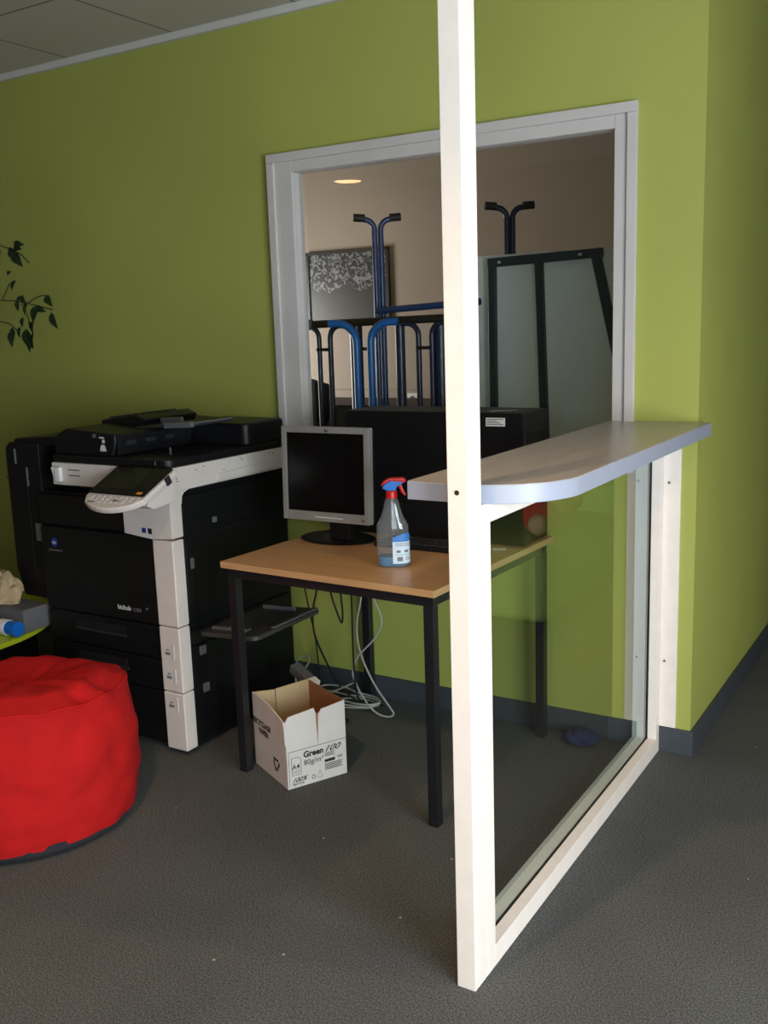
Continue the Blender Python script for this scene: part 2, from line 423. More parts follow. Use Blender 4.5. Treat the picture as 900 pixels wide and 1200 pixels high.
# raised outer moulding
for (a, b, c, d) in ((ox0 - 0.004, ox0 + 0.03, oz0, oz1 - 0.03), (ox1 - 0.03, ox1 + 0.004, oz0, oz1 - 0.03), (ox0 - 0.004, ox1 + 0.004, oz1 - 0.03, oz1 + 0.004)):
    box(f, a, b, -0.030, -0.016, c, d, 0.003)
bmobj_raw('window_frame', f, 'frame_grey', win)
f = nb()
for (a, b, c, d) in ((WX0, ix0, WZ0, WZ1), (ix1, WX1, WZ0, WZ1), (ix0, ix1, iz1, WZ1), (ix0, ix1, WZ0, iz0)):
    if b > a and d > c: box(f, a, b, 0.0, 0.054, c, d)

bmobj_raw('window_lining', f, 'frame_grey', win)
bmobj_raw('glass_pane', B(ix0, ix1, 0.030, 0.036, iz0, iz1), 'window_glass', win)

# ceiling edge trim and baseboards
bm = nb(); box(bm, -4.6, CX + 0.0, -0.022, 0.0, H - 0.03, H, 0.003); struct('trim_1', bm, 'room_white')
struct('baseboard_back', B(-4.6, -0.062, -0.012, 0, 0, 0.092, 0.003), 'base_grey')
struct('baseboard_corner', B(-0.0125, CX + 0.012, -0.012, 0, 0, 0.092, 0.003), 'base_grey')
struct('baseboard_corridor', B(CX, CX + 0.012, 0.0, 5.0, 0, 0.092, 0.003), 'base_grey')
struct('baseboard_left', B(-4.6, -4.588, -4.3, -0.012, 0, 0.092, 0.003), 'base_grey')

# recessed ceiling spots (warm halogen)
def ceiling_spot(x, y, label, power, blend=0.6, size=2.1, tilt=(0, 0), k=1.0):
    t = thing('ceiling_spotlight', label, 'ceiling light', (x, y, H), 0, 'recessed ceiling spotlights')
    b = nb(); lathe(b, [(0.062 * k, H - 0.001), (0.062 * k, H - 0.006), (0.05 * k, H - 0.009), (0.046 * k, H - 0.004), (0.046 * k, H - 0.001)], x, y, 28, cap=False); obj('rim', b, 'alu', t)
    b = nb(); lathe(b, [(0.045 * k, H - 0.0012), (0.043 * k, H - 0.004)], x, y, 24); obj('bulb', b, 'lamp_glow', t)
    l = bpy.data.lights.new('halogen_light', 'SPOT'); l.energy = power; l.color = (1.0, 0.62, 0.32); l.spot_size = size; l.spot_blend = blend
    l.shadow_soft_size = 0.04
    o = bpy.data.objects.new('halogen_light', l); C.objects.link(o); o.location = (0, 0, -0.02); o.rotation_euler = (tilt[0], tilt[1], 0); o.parent = t
ceiling_spot(-3.84, -3.94, 'warm recessed spotlight in the tiled ceiling far to the left', 8, k=2.6)
ceiling_spot(-0.35, -2.75, 'warm recessed spotlight in the ceiling in front of the white post', 34)
ceiling_spot(1.2, -1.2, 'warm recessed spotlight in the ceiling right of the counter', 16)

# ================================================================ GLASS PARTITION + COUNTER
gp = thing('glass_partition', 'low glazed partition in a white timber frame with a tall white post at its near end', 'partition', (0, -0.75, 0))
PY = -1.498
post = obj('post', B(-0.047, 0.0, PY, PY + 0.068, 0, H - 0.001, 0.002), 'wood_paint', gp)
b = nb()
t2 = bmesh.new(); bmesh.ops.create_cone(t2, cap_ends=True, segments=14, radius1=0.0055, radius2=0.0055, depth=0.002)
merge(b, t2, Matrix.Translation((-0.024, PY - 0.0004, 1.172)) @ Matrix.Rotation(PI / 2, 4, 'X'))
obj('screw_hole', b, 'soil', post)['label'] = 'dark screw hole in the post'
ZT = 1.135
obj('end_upright', B(-0.08, 0.0, PY + 0.068, PY + 0.112, 0, ZT, 0.0015), 'wood_paint', gp)
obj('bottom_rail', B(-0.032, 0.0, PY + 0.112, -0.002, 0, 0.055, 0.0015), 'wood_paint', gp)
obj('top_rail', B(-0.08, 0.0, PY + 0.112, -0.002, ZT - 0.045, ZT, 0.0015), 'wood_paint', gp)
obj('wall_upright', B(-0.032, 0.0, -0.045, -0.0125, 0.055, ZT - 0.045, 0.0015), 'wood_paint', gp)
# glazing bead on the far side of the pane
b = nb(); box(b, -0.088, -0.045, PY + 0.112, -0.002, 0.0, 0.050, 0.002)
box(b, -0.088, -0.045, -0.045, -0.0125, 0.050, ZT - 0.045, 0.002)
obj('glazing_bead', b, 'bead_grey', gp)['label'] = 'grey green glazing bead behind the pane'
b = nb(); box(b, -0.045, -0.032, PY + 0.112, -0.0125, 0.02, 0.046); box(b, -0.045, -0.032, -0.046, -0.0125, 0.046, ZT - 0.045)
obj('gasket', b, 'gasket', gp)['label'] = 'dark gasket strip'
obj('glass_pane', B(-0.0415, -0.0355, PY + 0.113, -0.046, 0.046, ZT - 0.046), 'pane_glass', gp)
wb = obj('wall_board', B(-0.033, 0.056, -0.0125, 0.0, 0.095, ZT, 0.002), 'wood_paint', gp)
for (x, z) in ((-0.012, 0.994), (0.018, 0.972), (-0.012, 0.569), (0.014, 0.339), (-0.012, 0.141)):
    b = nb(); t2 = bmesh.new(); bmesh.ops.create_cone(t2, cap_ends=True, segments=10, radius1=0.005, radius2=0.003, depth=0.006)
    merge(b, t2, Matrix.Translation((x, -0.0145, z)) @ Matrix.Rotation(PI / 2, 4, 'X')); obj('screw', b, 'screw', wb)

pts = rrect(-0.19, 0.150, PY + 0.075, -0.001, (0.004, 0.20, 0.004, 0.004), 14)
ct = thing('counter_top', 'grey laminate counter with one rounded corner resting on the glass partition', 'counter', (0, -0.75, ZT))
obj('worktop', prism(nb(), pts, 'z', ZT + 0.0005, 1.1765, 0.001, 1), 'counter_edge', ct)['label'] = 'pale blue grey edged slab'
pts2 = rrect(-0.1885, 0.1485, PY + 0.0765, -0.002, (0.004, 0.199, 0.004, 0.004), 14)
obj('laminate', prism(nb(), pts2, 'z', 1.1765, 1.1778), 'counter_laminate', ct)['label'] = 'brushed grey laminate sheet'

# ================================================================ DESK
A_T = math.radians(-2.4)
tb = thing('desk', 'small beech topped desk with black square steel legs against the lime wall', 'desk', (-0.8237, -0.449, 0), A_T)
W2, D2 = 0.421, 0.420
obj('desktop', B(-W2, W2, -D2, D2, 0.738, 0.760, 0.0015), 'beech', tb, world=False)
lx, ly, s = 0.388, 0.387, 0.0165
for (a, c) in ((-1, -1), (1, -1), (-1, 1), (1, 1)):
    lg = obj('leg', B(a * lx - s, a * lx + s, c * ly - s, c * ly + s, 0.006, 0.703, 0.002), 'table_frame', tb, world=False)
    obj('foot_cap', B(a * lx - s - .001, a * lx + s + .001, c * ly - s - .001, c * ly + s + .001, 0.0, 0.012, 0.002), 'rubber', lg, world=False)
b = nb()
for c in (-1, 1): box(b, -lx - s, lx + s, c * ly - s * .8, c * ly + s * .8, 0.703, 0.7378, 0.001)
for a in (-1, 1): box(b, a * lx - s * .8, a * lx + s * .8, -ly + s * .8, ly - s * .8, 0.703, 0.7378, 0.001)
obj('apron', b, 'table_frame', tb, world=False)

# ================================================================ BLACK CASE on the desk
ZD = 0.7602
cs = thing('equipment_case', 'large black equipment case with a white sticker at the back of the desk', 'equipment case', (-0.79, -0.16, ZD))
obj('shell', B(-1.13, -0.409, -0.254, -0.04, ZD, 1.221, 0.004), 'black_plastic', cs)
b = nb()
for k in range(9): box(b, -0.4095, -0.4075, -0.225 + k * 0.018, -0.218 + k * 0.018, 0.84, 1.15)
obj('vent', b, 'slot_black', cs)
st = obj('sticker', B(-0.548, -0.476, -0.2552, -0.2538, 1.175, 1.204, 0.0), 'paper', cs); st['label'] = 'white printed sticker'
b = nb()
for k in range(4): box(b, -0.544, -0.482 - 0.012 * (k % 3), -0.2560, -0.2551, 1.180 + k * 0.006, 1.1825 + k * 0.006)
obj('print_lines', b, 'print_grey', st)
b = nb(); box(b, -0.52, -0.515, -0.22, -0.12, 1.2208, 1.2216, M4=rot_about((-0.52, -0.17, 1.221), 'Z', -0.9)); obj('paper_strip', b, 'print_white', cs)

# keyboard in front of it
kb = thing('keyboard', 'flat black keyboard lying between the monitor and the black case', 'keyboard', (-0.80, -0.325, ZD), 0)
obj('base', B(-0.90, -0.50, -0.445, -0.335, ZD, ZD + 0.016, 0.004), 'black_plastic', kb)
b = nb()
for r in range(5):
    for k in range(17):
        x = -0.89 + k * 0.0225; y = -0.438 + r * 0.0205
        if r == 0 and 4 <= k <= 8:
            if k == 4: box(b, x, x + 0.108, y, y + 0.017, ZD + 0.0155, ZD + 0.022, 0.002, 1)
            continue
        box(b, x, x + 0.019, y, y + 0.017, ZD + 0.0155, ZD + 0.022, 0.002, 1)
k_ = obj('keys', b, 'dark_grey_plastic', kb); k_['kind'] = 'stuff'
tag(obj('paper_slip', B(-0.50, -0.455, -0.33, -0.295, ZD, ZD + 0.0008, M4=rot_about((-.48, -.31, ZD), 'Z', 0.5)), 'paper'), 'small white paper slip on the desk behind the post', 'paper')

# ================================================================ MONITOR
mn = thing('monitor', 'silver framed flat computer monitor with a dark screen standing on the desk', 'monitor', (-1.03, -0.42, ZD))
x0, x1, z0, z1, yf = -1.229, -0.862, 0.853, 1.187, -0.53
M4m = rot_about((-1.03, yf, 0.85), 'X', math.radians(-2))
b = nb()
for (a, c, d, e) in ((x0, x0 + 0.020, z0, z1), (x1 - 0.020, x1, z0, z1), (x0 + 0.02, x1 - 0.02, z1 - 0.022, z1), (x0 + 0.02, x1 - 0.02, z0, z0 + 0.034)):
    box(b, a, c, yf, yf + 0.03, d, e, 0.0025, 2, M4m)
bz = obj('bezel', b, 'silver', mn)
b = nb(); box(b, x0 + 0.004, x1 - 0.004, yf + 0.0295, yf + 0.055, z0 + 0.004, z1 - 0.004, 0.008, 3, M4m); box(b, x0 + 0.06, x1 - 0.06, yf + 0.05, yf + 0.08, z0 + 0.05, z1 - 0.06, 0.012, 3, M4m)
obj('back_shell', b, 'black_plastic', mn)
obj('screen', box(nb(), x0 + 0.018, x1 - 0.018, yf + 0.006, yf + 0.012, z0 + 0.032, z1 - 0.020, 0, 1, M4m), 'lcd_black', mn)
b = nb(); text_bm(b, 'hp', 0.014, M4m @ face_m((-1.042, yf - 0.0008, z1 - 0.0165), (1, 0, 0), (0, 0, 1)), shear=0.3, offset=0.0003); obj('logo', b, 'print_black', bz)
b = nb(); t2 = bmesh.new(); bmesh.ops.create_cone(t2, cap_ends=True, segments=20, radius1=0.006, radius2=0.005, depth=0.003); merge(b, t2, M4m @ Matrix.Translation((x1 - 0.026, yf - 0.001, z0 + 0.014)) @ Matrix.Rotation(PI / 2, 4, 'X'))
obj('power_button', b, 'mid_grey_plastic', bz)
b = nb(); box(b, -1.09, -0.97, yf - 0.0015, yf + 0.001, z0 + 0.013, z0 + 0.017, 0.0007, 1, M4m); obj('button_strip', b, 'print_white', bz)
b = nb(); prism(b, [(-1.085, 0.770), (-0.995, 0.770), (-1.005, 0.95), (-1.075, 0.95)], 'y', -0.455, -0.42, 0.006, 2); obj('stand_neck', b, 'black_plastic', mn)
b = nb(); lathe(b, [(0.12, ZD), (0.125, ZD + 0.006), (0.11, ZD + 0.014), (0.05, ZD + 0.022), (0.03, ZD + 0.026)], -1.085, -0.395, 40, 1.22, 0.82); obj('stand_base', b, 'black_plastic', mn)

# ================================================================ SPRAY BOTTLE
bx, by = -0.688, -0.665
SR = math.radians(28)
sp = thing('spray_bottle', 'clear spray bottle with a red and blue trigger head and a little blue cleaner', 'spray bottle', (bx, by, ZD), SR)
def blathe(prof, n=36, sq=2.6):
    t = bmesh.new(); rings = []
    for (a, b_, z) in prof:
        rg = []
        for k in range(n):
            th = 2 * PI * k / n; c, s_ = math.cos(th), math.sin(th); e = 2 / sq if a > 0.02 else 1
            rg.append(t.verts.new((a * math.copysign(abs(c) ** e, c), b_ * math.copysign(abs(s_) ** e, s_), z)))
        rings.append(rg)
    for p, q in zip(rings, rings[1:]):
        for k in range(n): t.faces.new((p[k], p[(k + 1) % n], q[(k + 1) % n], q[k]))
    t.faces.new(rings[0][::-1]); t.faces.new(rings[-1]); return t
bp = [(0.040, 0.023, 0), (0.045, 0.027, 0.006), (0.046, 0.029, 0.03), (0.047, 0.029, 0.09), (0.0465, 0.0285, 0.125), (0.045, 0.028, 0.136), (0.040, 0.026, 0.148), (0.033, 0.024, 0.163), (0.0275, 0.0215, 0.180), (0.0235, 0.020, 0.198), (0.0205, 0.019, 0.213), (0.0165, 0.0165, 0.221), (0.0135, 0.0135, 0.23)]
bp = [(a * 1.13, b_ * 1.13, z) for a, b_, z in bp]
obj('bottle', blathe(bp), 'bottle_plastic', sp, world=False)
obj('liquid', blathe([(0.043, 0.0245, 0.002), (0.0485, 0.029, 0.007), (0.0500, 0.0305, 0.034)]), 'blue_liquid', sp, world=False)
b = nb(); lathe(b, [(0.0165, 0.222), (0.018, 0.224), (0.018, 0.243), (0.0155, 0.247)], 0, 0, 24); obj('collar', b, 'spray_red', sp, world=False)
b = nb(); prism(b, [(-0.030, 0.256), (-0.012, 0.247), (0.014, 0.247), (0.020, 0.262), (0.038, 0.270), (0.040, 0.277), (0.0, 0.281), (-0.022, 0.268)], 'y', -0.0115, 0.0115, 0.003, 2)
obj('pump_body', b, 'spray_blue', sp, world=False)
b = nb(); prism(b, [(-0.030, 0.262), (-0.020, 0.270), (-0.002, 0.279), (0.030, 0.2755), (0.045, 0.272), (0.048, 0.282), (0.040, 0.289), (-0.006, 0.288), (-0.026, 0.277), (-0.034, 0.264)], 'y', -0.013, 0.013, 0.003, 2)
obj('shroud', b, 'spray_red', sp, world=False)
b = nb(); prism(b, [(0.018, 0.268), (0.032, 0.270), (0.036, 0.255), (0.046, 0.233), (0.043, 0.230), (0.032, 0.240), (0.026, 0.254)], 'y', -0.006, 0.006, 0.002, 2)
obj('trigger', b, 'spray_red', sp, world=False)
b = nb(); tube(b, [(0, 0, 0.23), (0.002, 0, 0.12), (0.012, 0.0, 0.008)], 0.0025, 8); obj('dip_tube', b, 'bottle_plastic', sp, world=False)
# label wraps the front-right face
def lab(a0, a1, z0_, z1_, off, name, m, cut=False):
    t = bmesh.new(); n = 14; rows = []
    A, Bb = 0.0532 + off, 0.0332 + off; e = 2 / 2.6
    for j in range(9):
        z = z0_ + (z1_ - z0_) * j / 8; rw = []
        for k in range(n + 1):
            th = a0 + (a1 - a0) * k / n; zz = z
            if cut: zz = z0_ + (z - z0_) * (1 - 0.45 * ((k / n - 0.5) * 2) ** 2)
            c, s_ = math.cos(th), math.sin(th)
            rw.append(t.verts.new((A * math.copysign(abs(c) ** e, c), Bb * math.copysign(abs(s_) ** e, s_), zz)))
        rows.append(rw)
    for p, q in zip(rows, rows[1:]):
        for k in range(n): t.faces.new((p[k], p[k + 1], q[k + 1], q[k]))
    return obj(name, t, m, sp, world=False)
lab(math.radians(-90), math.radians(8), 0.014, 0.085, 0.0008, 'label', 'label_pale')['label'] = 'pale blue printed label'
lab(math.radians(-90), math.radians(8), 0.085, 0.112, 0.0008, 'label_header', 'label_blue', True)['label'] = 'blue rounded top of the label'
for (a0, a1, za, zb) in ((-86, 2, 0.078, 0.080), (-86, -4, 0.072, 0.074), (-82, -68, 0.050, 0.058), (-52, -32, 0.050, 0.058), (-16, -6, 0.050, 0.058), (-86, 2, 0.042, 0.0432), (-80, -60, 0.022, 0.036), (-50, -10, 0.026, 0.028), (-50, -16, 0.032, 0.034)):
    lab(math.radians(a0), math.radians(a1), za, zb, 0.0013, 'label_print', 'print_grey')

# ================================================================ CARDBOARD BOX
bxa = math.radians(63)
pb = thing('paper_box', 'open white cardboard copy paper box with brown inside on the carpet beside a desk leg', 'cardboard box', (-1.001, -0.878, 0), bxa)
# local: x = along printed face (0..LA), y = along the other face (0..LB)
LA, LB, HB, T = 0.228, 0.262, 0.268, 0.004
HP = 0.125
def wall_two(name, fx, inner):
    pass
b = nb(); box(b, 0, LA, 0, T, 0, HP + 0.01, 0.0006, 1)
obj('front_panel', b, 'box_white', pb, world=False)
b = nb(); prism(b, [(0.0, HP + .01), (LA * .52, HP + .01), (LA * .505, HB - 0.02), (LA * .48, HB - 0.002), (0.012, HB - 0.012), (0.0, HB - 0.03)], 'y', 0, T)
obj('front_flap', b, 'box_white', pb, world=False)
b = nb(); prism(b, [(LA * .525, HP + .01), (LA, HP + .01), (LA, HB), (LA * .60, HB - .012), (LA * .55, HB - 0.03)], 'y', 0, T)
obj('front_flap', b, 'box_white', pb, world=False)
b = nb(); box(b, 0, T, T, LB, 0, HP + .02, 0.0006, 1); obj('side_panel', b, 'box_white', pb, world=False)
b = nb(); prism(b, [(T, HP + .02), (LB, HP + .02), (LB, HB), (LB * .5, HB - 0.004), (0.02, HB - 0.03), (T, HB - 0.05)], 'x', 0, T); obj('side_flap', b, 'box_white', pb, world=False)
# folded torn corner
b = nb(); prism(b, [(-0.004, 0.16), (0.026, 0.20), (0.030, HB - 0.03), (0.004, HB - 0.028), (-0.002, 0.22)], 'x', -0.006, -0.001, M4=None); obj('torn_flap', b, 'box_white', pb, world=False)
# kraft linings inside (the unprinted board)
b = nb(); box(b, T, LA - T, T, T + .0012, .001, HP + .12); obj('inner_lining', b, 'kraft', pb, world=False)
b = nb(); box(b, T, T + .0012, T, LB - T, .001, HB - .045); obj('inner_lining', b, 'kraft', pb, world=False)
b = nb(); prism(b, [(T, 0), (LB, 0), (LB, HB - .004), (T, HB)], 'x', LA - T, LA); obj('back_panel', b, 'kraft', pb, world=False)['label'] = 'brown inner side panel'
b = nb(); prism(b, [(0.0, 0), (LA - T, 0), (LA - T, HB), (LA * .40, HB - .008), (LA * .395, .15), (LA * .385, .15), (LA * .385, HB - .01), (0.0, HB)], 'y', LB - T, LB); obj('back_panel', b, 'kraft_pale', pb, world=False)['label'] = 'pale brown inner end panel with a slit'
b = nb(); box(b, T, LA - T, T, LB - T, 0.0, 0.004); obj('bottom_panel', b, 'kraft', pb, world=False)
# printing on the front
def fm(x, z): return face_m((x, -0.0006, z), (1, 0, 0), (0, 0, 1))
b = nb()
for (a, c, d, e) in ((0.006, LA - .002, HP + .0055, HP + .0068), (0.006, 0.0072, 0.008, HP + .006)): box(b, a, c, -0.0007, 0.0, d, e)
# A4 sheet symbol
for (a, c, d, e) in ((0.016, 0.052, 0.045, 0.0462), (0.016, 0.0172, 0.045, 0.108), (0.0508, 0.052, 0.045, 0.098), (0.016, 0.044, 0.107, 0.1082), (0.02, 0.048, 0.060, 0.0612), (0.02, 0.048, 0.053, 0.0542)): box(b, a, c, -0.0007, 0.0, d, e)
box(b, -0.006, 0.006, -0.0007, 0, -0.0006, 0.0006, M4=Matrix.Translation((0.048, 0, 0.1025)) @ Matrix.Rotation(0.9, 4, 'Y'))
text_bm(b, 'A4', 0.025, fm(0.0175, 0.067), offset=0.0002)
text_bm(b, 'Green', 0.030, fm(0.062, 0.100), offset=0.0011, sx=0.98)
text_bm(b, '100', 0.030, fm(0.138, 0.100), offset=0.0002, shear=0.5, sx=1.35)
text_bm(b, '80g/m²', 0.027, fm(0.062, 0.072), offset=0.0)
text_bm(b, '100%', 0.022, fm(0.014, 0.020), offset=0.0002, shear=0.5, sx=1.15)
text_bm(b, 'RECYCLE', 0.0095, fm(0.018, 0.010), offset=0.0002, sx=1.1)
text_bm(b, '500', 0.014, fm(0.190, 0.066), offset=0.0)
for k in range(3): box(b, 0.142, 0.182 - .006 * (k % 2), -0.0007, 0, 0.0835 + k * .005, 0.0855 + k * .005)
box(b, 0.142, 0.182, -0.0007, 0, 0.062, 0.072)
for k in range(5): box(b, 0.142, 0.210 - .004 * (k % 2), -0.0007, 0, 0.034 + k * .005, 0.0362 + k * .005)
for k in range(3):
    a = k * 2 * PI / 3
    box(b, -0.006, 0.005, -0.0007, 0, 0.0045, 0.0070, M4=Matrix.Translation((0.098, 0, 0.022)) @ Matrix.Rotation(a, 4, 'Y'))
for (p, q) in (((0.112, 0.014), (0.132, 0.014)), ((0.112, 0.014), (0.122, 0.040)), ((0.132, 0.014), (0.122, 0.040))):
    tube(b, [(p[0], 0, p[1]), (q[0], 0, q[1])], 0.0006, 4)
obj('printed_lettering', b, 'print_black', pb, world=False)['label'] = 'black printing on the front of the box'
def sm(y, z): return face_m((-0.0006, y, z), (0, -1, 0), (0, 0, 1))
b = nb()
text_bm(b, 'RECYCLAGE', 0.028, sm(0.262, 0.162), offset=0.0009, sx=0.93)
text_bm(b, 'PAPIER', 0.028, sm(0.215, 0.134), offset=0.0009, sx=0.88)
obj('printed_lettering', b, 'print_black', pb, world=False)['label'] = 'black printing on the left side of the box'
b = nb()
for k in range(3):
    a = k * 2 * PI / 3
    mm = Matrix.Translation((0, 0.085, 0.062)) @ Matrix.Rotation(a, 4, 'X') @ Matrix.Diagonal((1, 1.35, 1.35, 1))
    box(b, -0.0007, 0, -0.012, 0.008, 0.0085, 0.0145, M4=mm)
    prism(b, [(0.008, 0.005), (0.008, 0.018), (0.017, 0.0115)], 'x', -0.0007, 0, M4=mm)
obj('recycling_symbol', b, 'print_black', pb, world=False)

# ================================================================ COPIER
cp = thing('photocopier', 'large black office photocopier with white trim standing on the carpet left of the desk', 'photocopier', (-1.8, -0.48, 0))
XL, XR, YF, YB = -2.185, -1.487, -0.825, -0.15
b = nb(); box(b, XL, XR - 0.012, YF + 0.02, YB, 0.03, 0.82, 0.006); box(b, XL, XR - 0.012, YF + 0.10, YB, 0.82, 0.975, 0.004)
body = obj('body', b, 'black_side', cp)
obj('plinth', B(XL + 0.02, XR - 0.03, YF + 0.05, YB - 0.02, 0.0, 0.03), 'slot_black', cp)
# output bay: a lip and a sloping floor
b = nb(); box(b, XL, -1.60, YF, YF + 0.105, 0.82, 0.935, 0.006); box(b, XL + 0.02, -1.72, YF + 0.02, YF + 0.09, 0.935, 0.944, 0.002)
obj('output_bay', b, 'black_plastic', cp)
obj('bay_recess', B(-1.715, -1.655, YF - 0.001, YF + 0.02, 0.835, 0.885, 0.002), 'dark_grey_plastic', cp)
dr = obj('front_door', B(XL + 0.012, -1.583, YF - 0.012, YF + 0.02, 0.487, 0.812, 0.006), 'black_plastic', cp)
b = nb(); text_bm(b, 'bizhub', 0.026, face_m((-1.785, YF - 0.0125, 0.527), (1, 0, 0), (0, 0, 1)), offset=0.0002, extrude=0.0004)
b2 = nb(); text_bm(b2, 'C353', 0.018, face_m((-1.704, YF - 0.0125, 0.527), (1, 0, 0), (0, 0, 1)), extrude=0.0004); obj('model_number', b2, 'print_grey', dr)
obj('model_mark', B(-1.640, -1.632, YF - .0128, YF - .012, 0.540, 0.547), 'print_grey', dr)
obj('model_lettering', b, 'print_white', dr)['label'] = 'small pale lettering'
b = nb(); t2 = bmesh.new(); bmesh.ops.create_cone(t2, cap_ends=True, segments=24, radius1=0.018, radius2=0.018, depth=0.001); merge(b, t2, Matrix.Translation((-2.100, YF - 0.0125, 0.752)) @ Matrix.Rotation(PI / 2, 4, 'X') @ Matrix.Diagonal((1, 1, 1, 1)))
lg = obj('logo', b, 'logo_blue', dr); lg['label'] = 'round blue logo'
b = nb(); box(b, -2.112, -2.088, YF - .0136, YF - .0129, 0.748, 0.751); box(b, -2.108, -2.093, YF - .0136, YF - .0129, 0.753, 0.756); box(b, -2.105, -2.095, YF - .0136, YF - .0129, 0.744, 0.7455); obj('logo_rays', b, 'print_white', lg)
b = nb(); text_bm(b, 'KONICA MINOLTA', 0.0088, face_m((-2.134, YF - 0.0125, 0.718), (1, 0, 0), (0, 0, 1))); obj('maker_lettering', b, 'print_grey', dr)
for (za, zb) in ((0.360, 0.482), (0.238, 0.355), (0.035, 0.233)):
    d = obj('drawer', B(XL + 0.012, -1.583, YF - 0.008, YF + 0.02, za, zb, 0.005), 'black_plastic', cp)
    if za > 0.2:
        g = nb(); box(g, -2.02, -1.76, YF - 0.0095, YF - 0.004, zb - 0.055, zb - 0.022, 0.003); h = obj('handle_recess', g, 'slot_black', d)
        g = nb(); box(g, -2.025, -1.755, YF - 0.013, YF - 0.006, zb - 0.064, zb - 0.054, 0.002); obj('handle', g, 'dark_grey_plastic', d)
# white column, three stacked segments, the top one widening into an arm
XC = -1.583
b = nb(); prism(b, [(XC - 0.135, 0.818), (XC - 0.135, 0.975), (XR + 0.003, 0.980), (XR + 0.003, 0.813), (XC, 0.806)], 'y', YF - 0.014, YF + 0.045, 0.005, 2)
obj('control_arm', b, 'copier_white', cp)['label'] = 'white arm below the control panel'
for (za, zb) in ((0.490, 0.806), (0.243, 0.487), (0.02, 0.240)):
    c_ = obj('column_cover', B(XC, XR + 0.002, YF - 0.014, YF + 0.045, za, zb, 0.006, 3), 'copier_white', cp)
    c_['label'] = 'white front corner cover'
    marks = {0.243: (0.395, 0.305), 0.02: (0.195,)}.get(za, ())
    for mz in marks:
        g = nb(); box(g, -1.523, -1.514, YF - 0.0165, YF - 0.012, mz - 0.028, mz + 0.028, 0.002); obj('indicator_tab', g, 'print_white', c_)
        g = nb(); box(g, -1.560, -1.535, YF - 0.0145, YF - 0.0138, mz - 0.012, mz - 0.002); box(g, -1.555, -1.540, YF - 0.0145, YF - 0.0138, mz + 0.004, mz + 0.009); objs('paper_mark', g, 'print_grey', c_)
g = nb(); box(g, -1.627, -1.608, YF - 0.0150, YF - 0.0139, 0.828, 0.846); obj('badge', g, 'logo_blue', cp)
g = nb(); box(g, -1.598, -1.580, YF - 0.0150, YF - 0.0139, 0.826, 0.846); obj('badge', g, 'print_black', cp)
# scanner band: front strip and side strip
b = nb(); prism(b, rrect(-2.075, XR + 0.004, YF - 0.012, YB, (0.004, 0.03, 0.004, 0.004), 6), 'z', 0.978, 1.062, 0.003, 1)
sb = obj('scanner_housing', b, 'copier_white_marked', cp); sb['label'] = 'white band around the scanner'
b = nb(); prism(b, [(-0.60, 0.985), (-0.22, 0.985), (-0.24, 1.018), (-0.58, 1.012)], 'x', XR + 0.003, XR + 0.010, 0.003, 2); obj('side_grip', b, 'copier_white', sb)
b = nb()
for (y, z) in ((-0.80, 1.022), (-0.80, 1.012), (-0.66, 1.047), (-0.70, 1.04), (-0.45, 1.050), (-0.44, 1.044), (-0.27, 1.050), (-0.25, 1.044), (-0.55, 1.02)): box(b, XR + 0.0035, XR + 0.0045, y, y + 0.009, z, z + 0.0035)
objs('scuff_marks', b, 'print_grey', sb)
b = nb(); box(b, -1.985, -1.925, YF - .0128, YF - .0118, 1.035, 1.040); box(b, -1.985, -1.925, YF - .0128, YF - .0118, 1.014, 1.019); objs('indicator_lettering', b, 'print_grey', sb)
b = nb(); box(b, -2.045, -2.015, YF - .030, YF - .012, 0.992, 1.048, 0.005, 2); obj('stylus_holder', b, 'white_paint', sb)
b = nb(); prism(b, [(-2.068, 1.045), (-2.053, 1.045), (-2.044, 0.996), (-2.052, 0.996)], 'y', YF - .024, YF - .012, 0.002, 1); obj('stylus', b, 'white_paint', sb)
# side door with ribs, latches
b = nb(); box(b, XR - 0.014, XR - 0.001, YF + 0.052, YB - 0.02, 0.50, 0.955, 0.006)
sd = obj('side_door', b, 'black_side', cp)
b = nb(); box(b, XR - 0.002, XR + 0.008, YF + 0.045, YF + 0.075, 0.56, 0.80, 0.004); box(b, XR - 0.002, XR + 0.006, -0.62, -0.42, 0.80, 0.812, 0.003); objs('door_ridge', b, 'black_plastic', sd)
for (y, z, hh) in ((-0.762, 0.69, 0.04), (-0.625, 0.835, 0.022)):
    b = nb(); box(b, XR - 0.001, XR + 0.010, y, y + 0.020, z, z + hh, 0.003); obj('latch', b, 'mid_grey_plastic', sd)
b = nb(); box(b, XR - 0.014, XR - 0.001, YF + 0.052, YB - 0.02, 0.04, 0.40, 0.006); lw = obj('lower_side_panel', b, 'black_side', cp)
for (y, z) in ((-0.74, 0.36), (-0.735, 0.215)):
    b = nb(); box(b, XR - 0.001, XR + 0.010, y, y + 0.030, z, z + 0.034, 0.003); obj('latch', b, 'mid_grey_plastic', lw)
b = nb(); box(b, XR - 0.014, XR + 0.002, YF + 0.048, YB - 0.04, 0.405, 0.46, 0.004); obj('tray_hinge', b, 'black_plastic', cp)
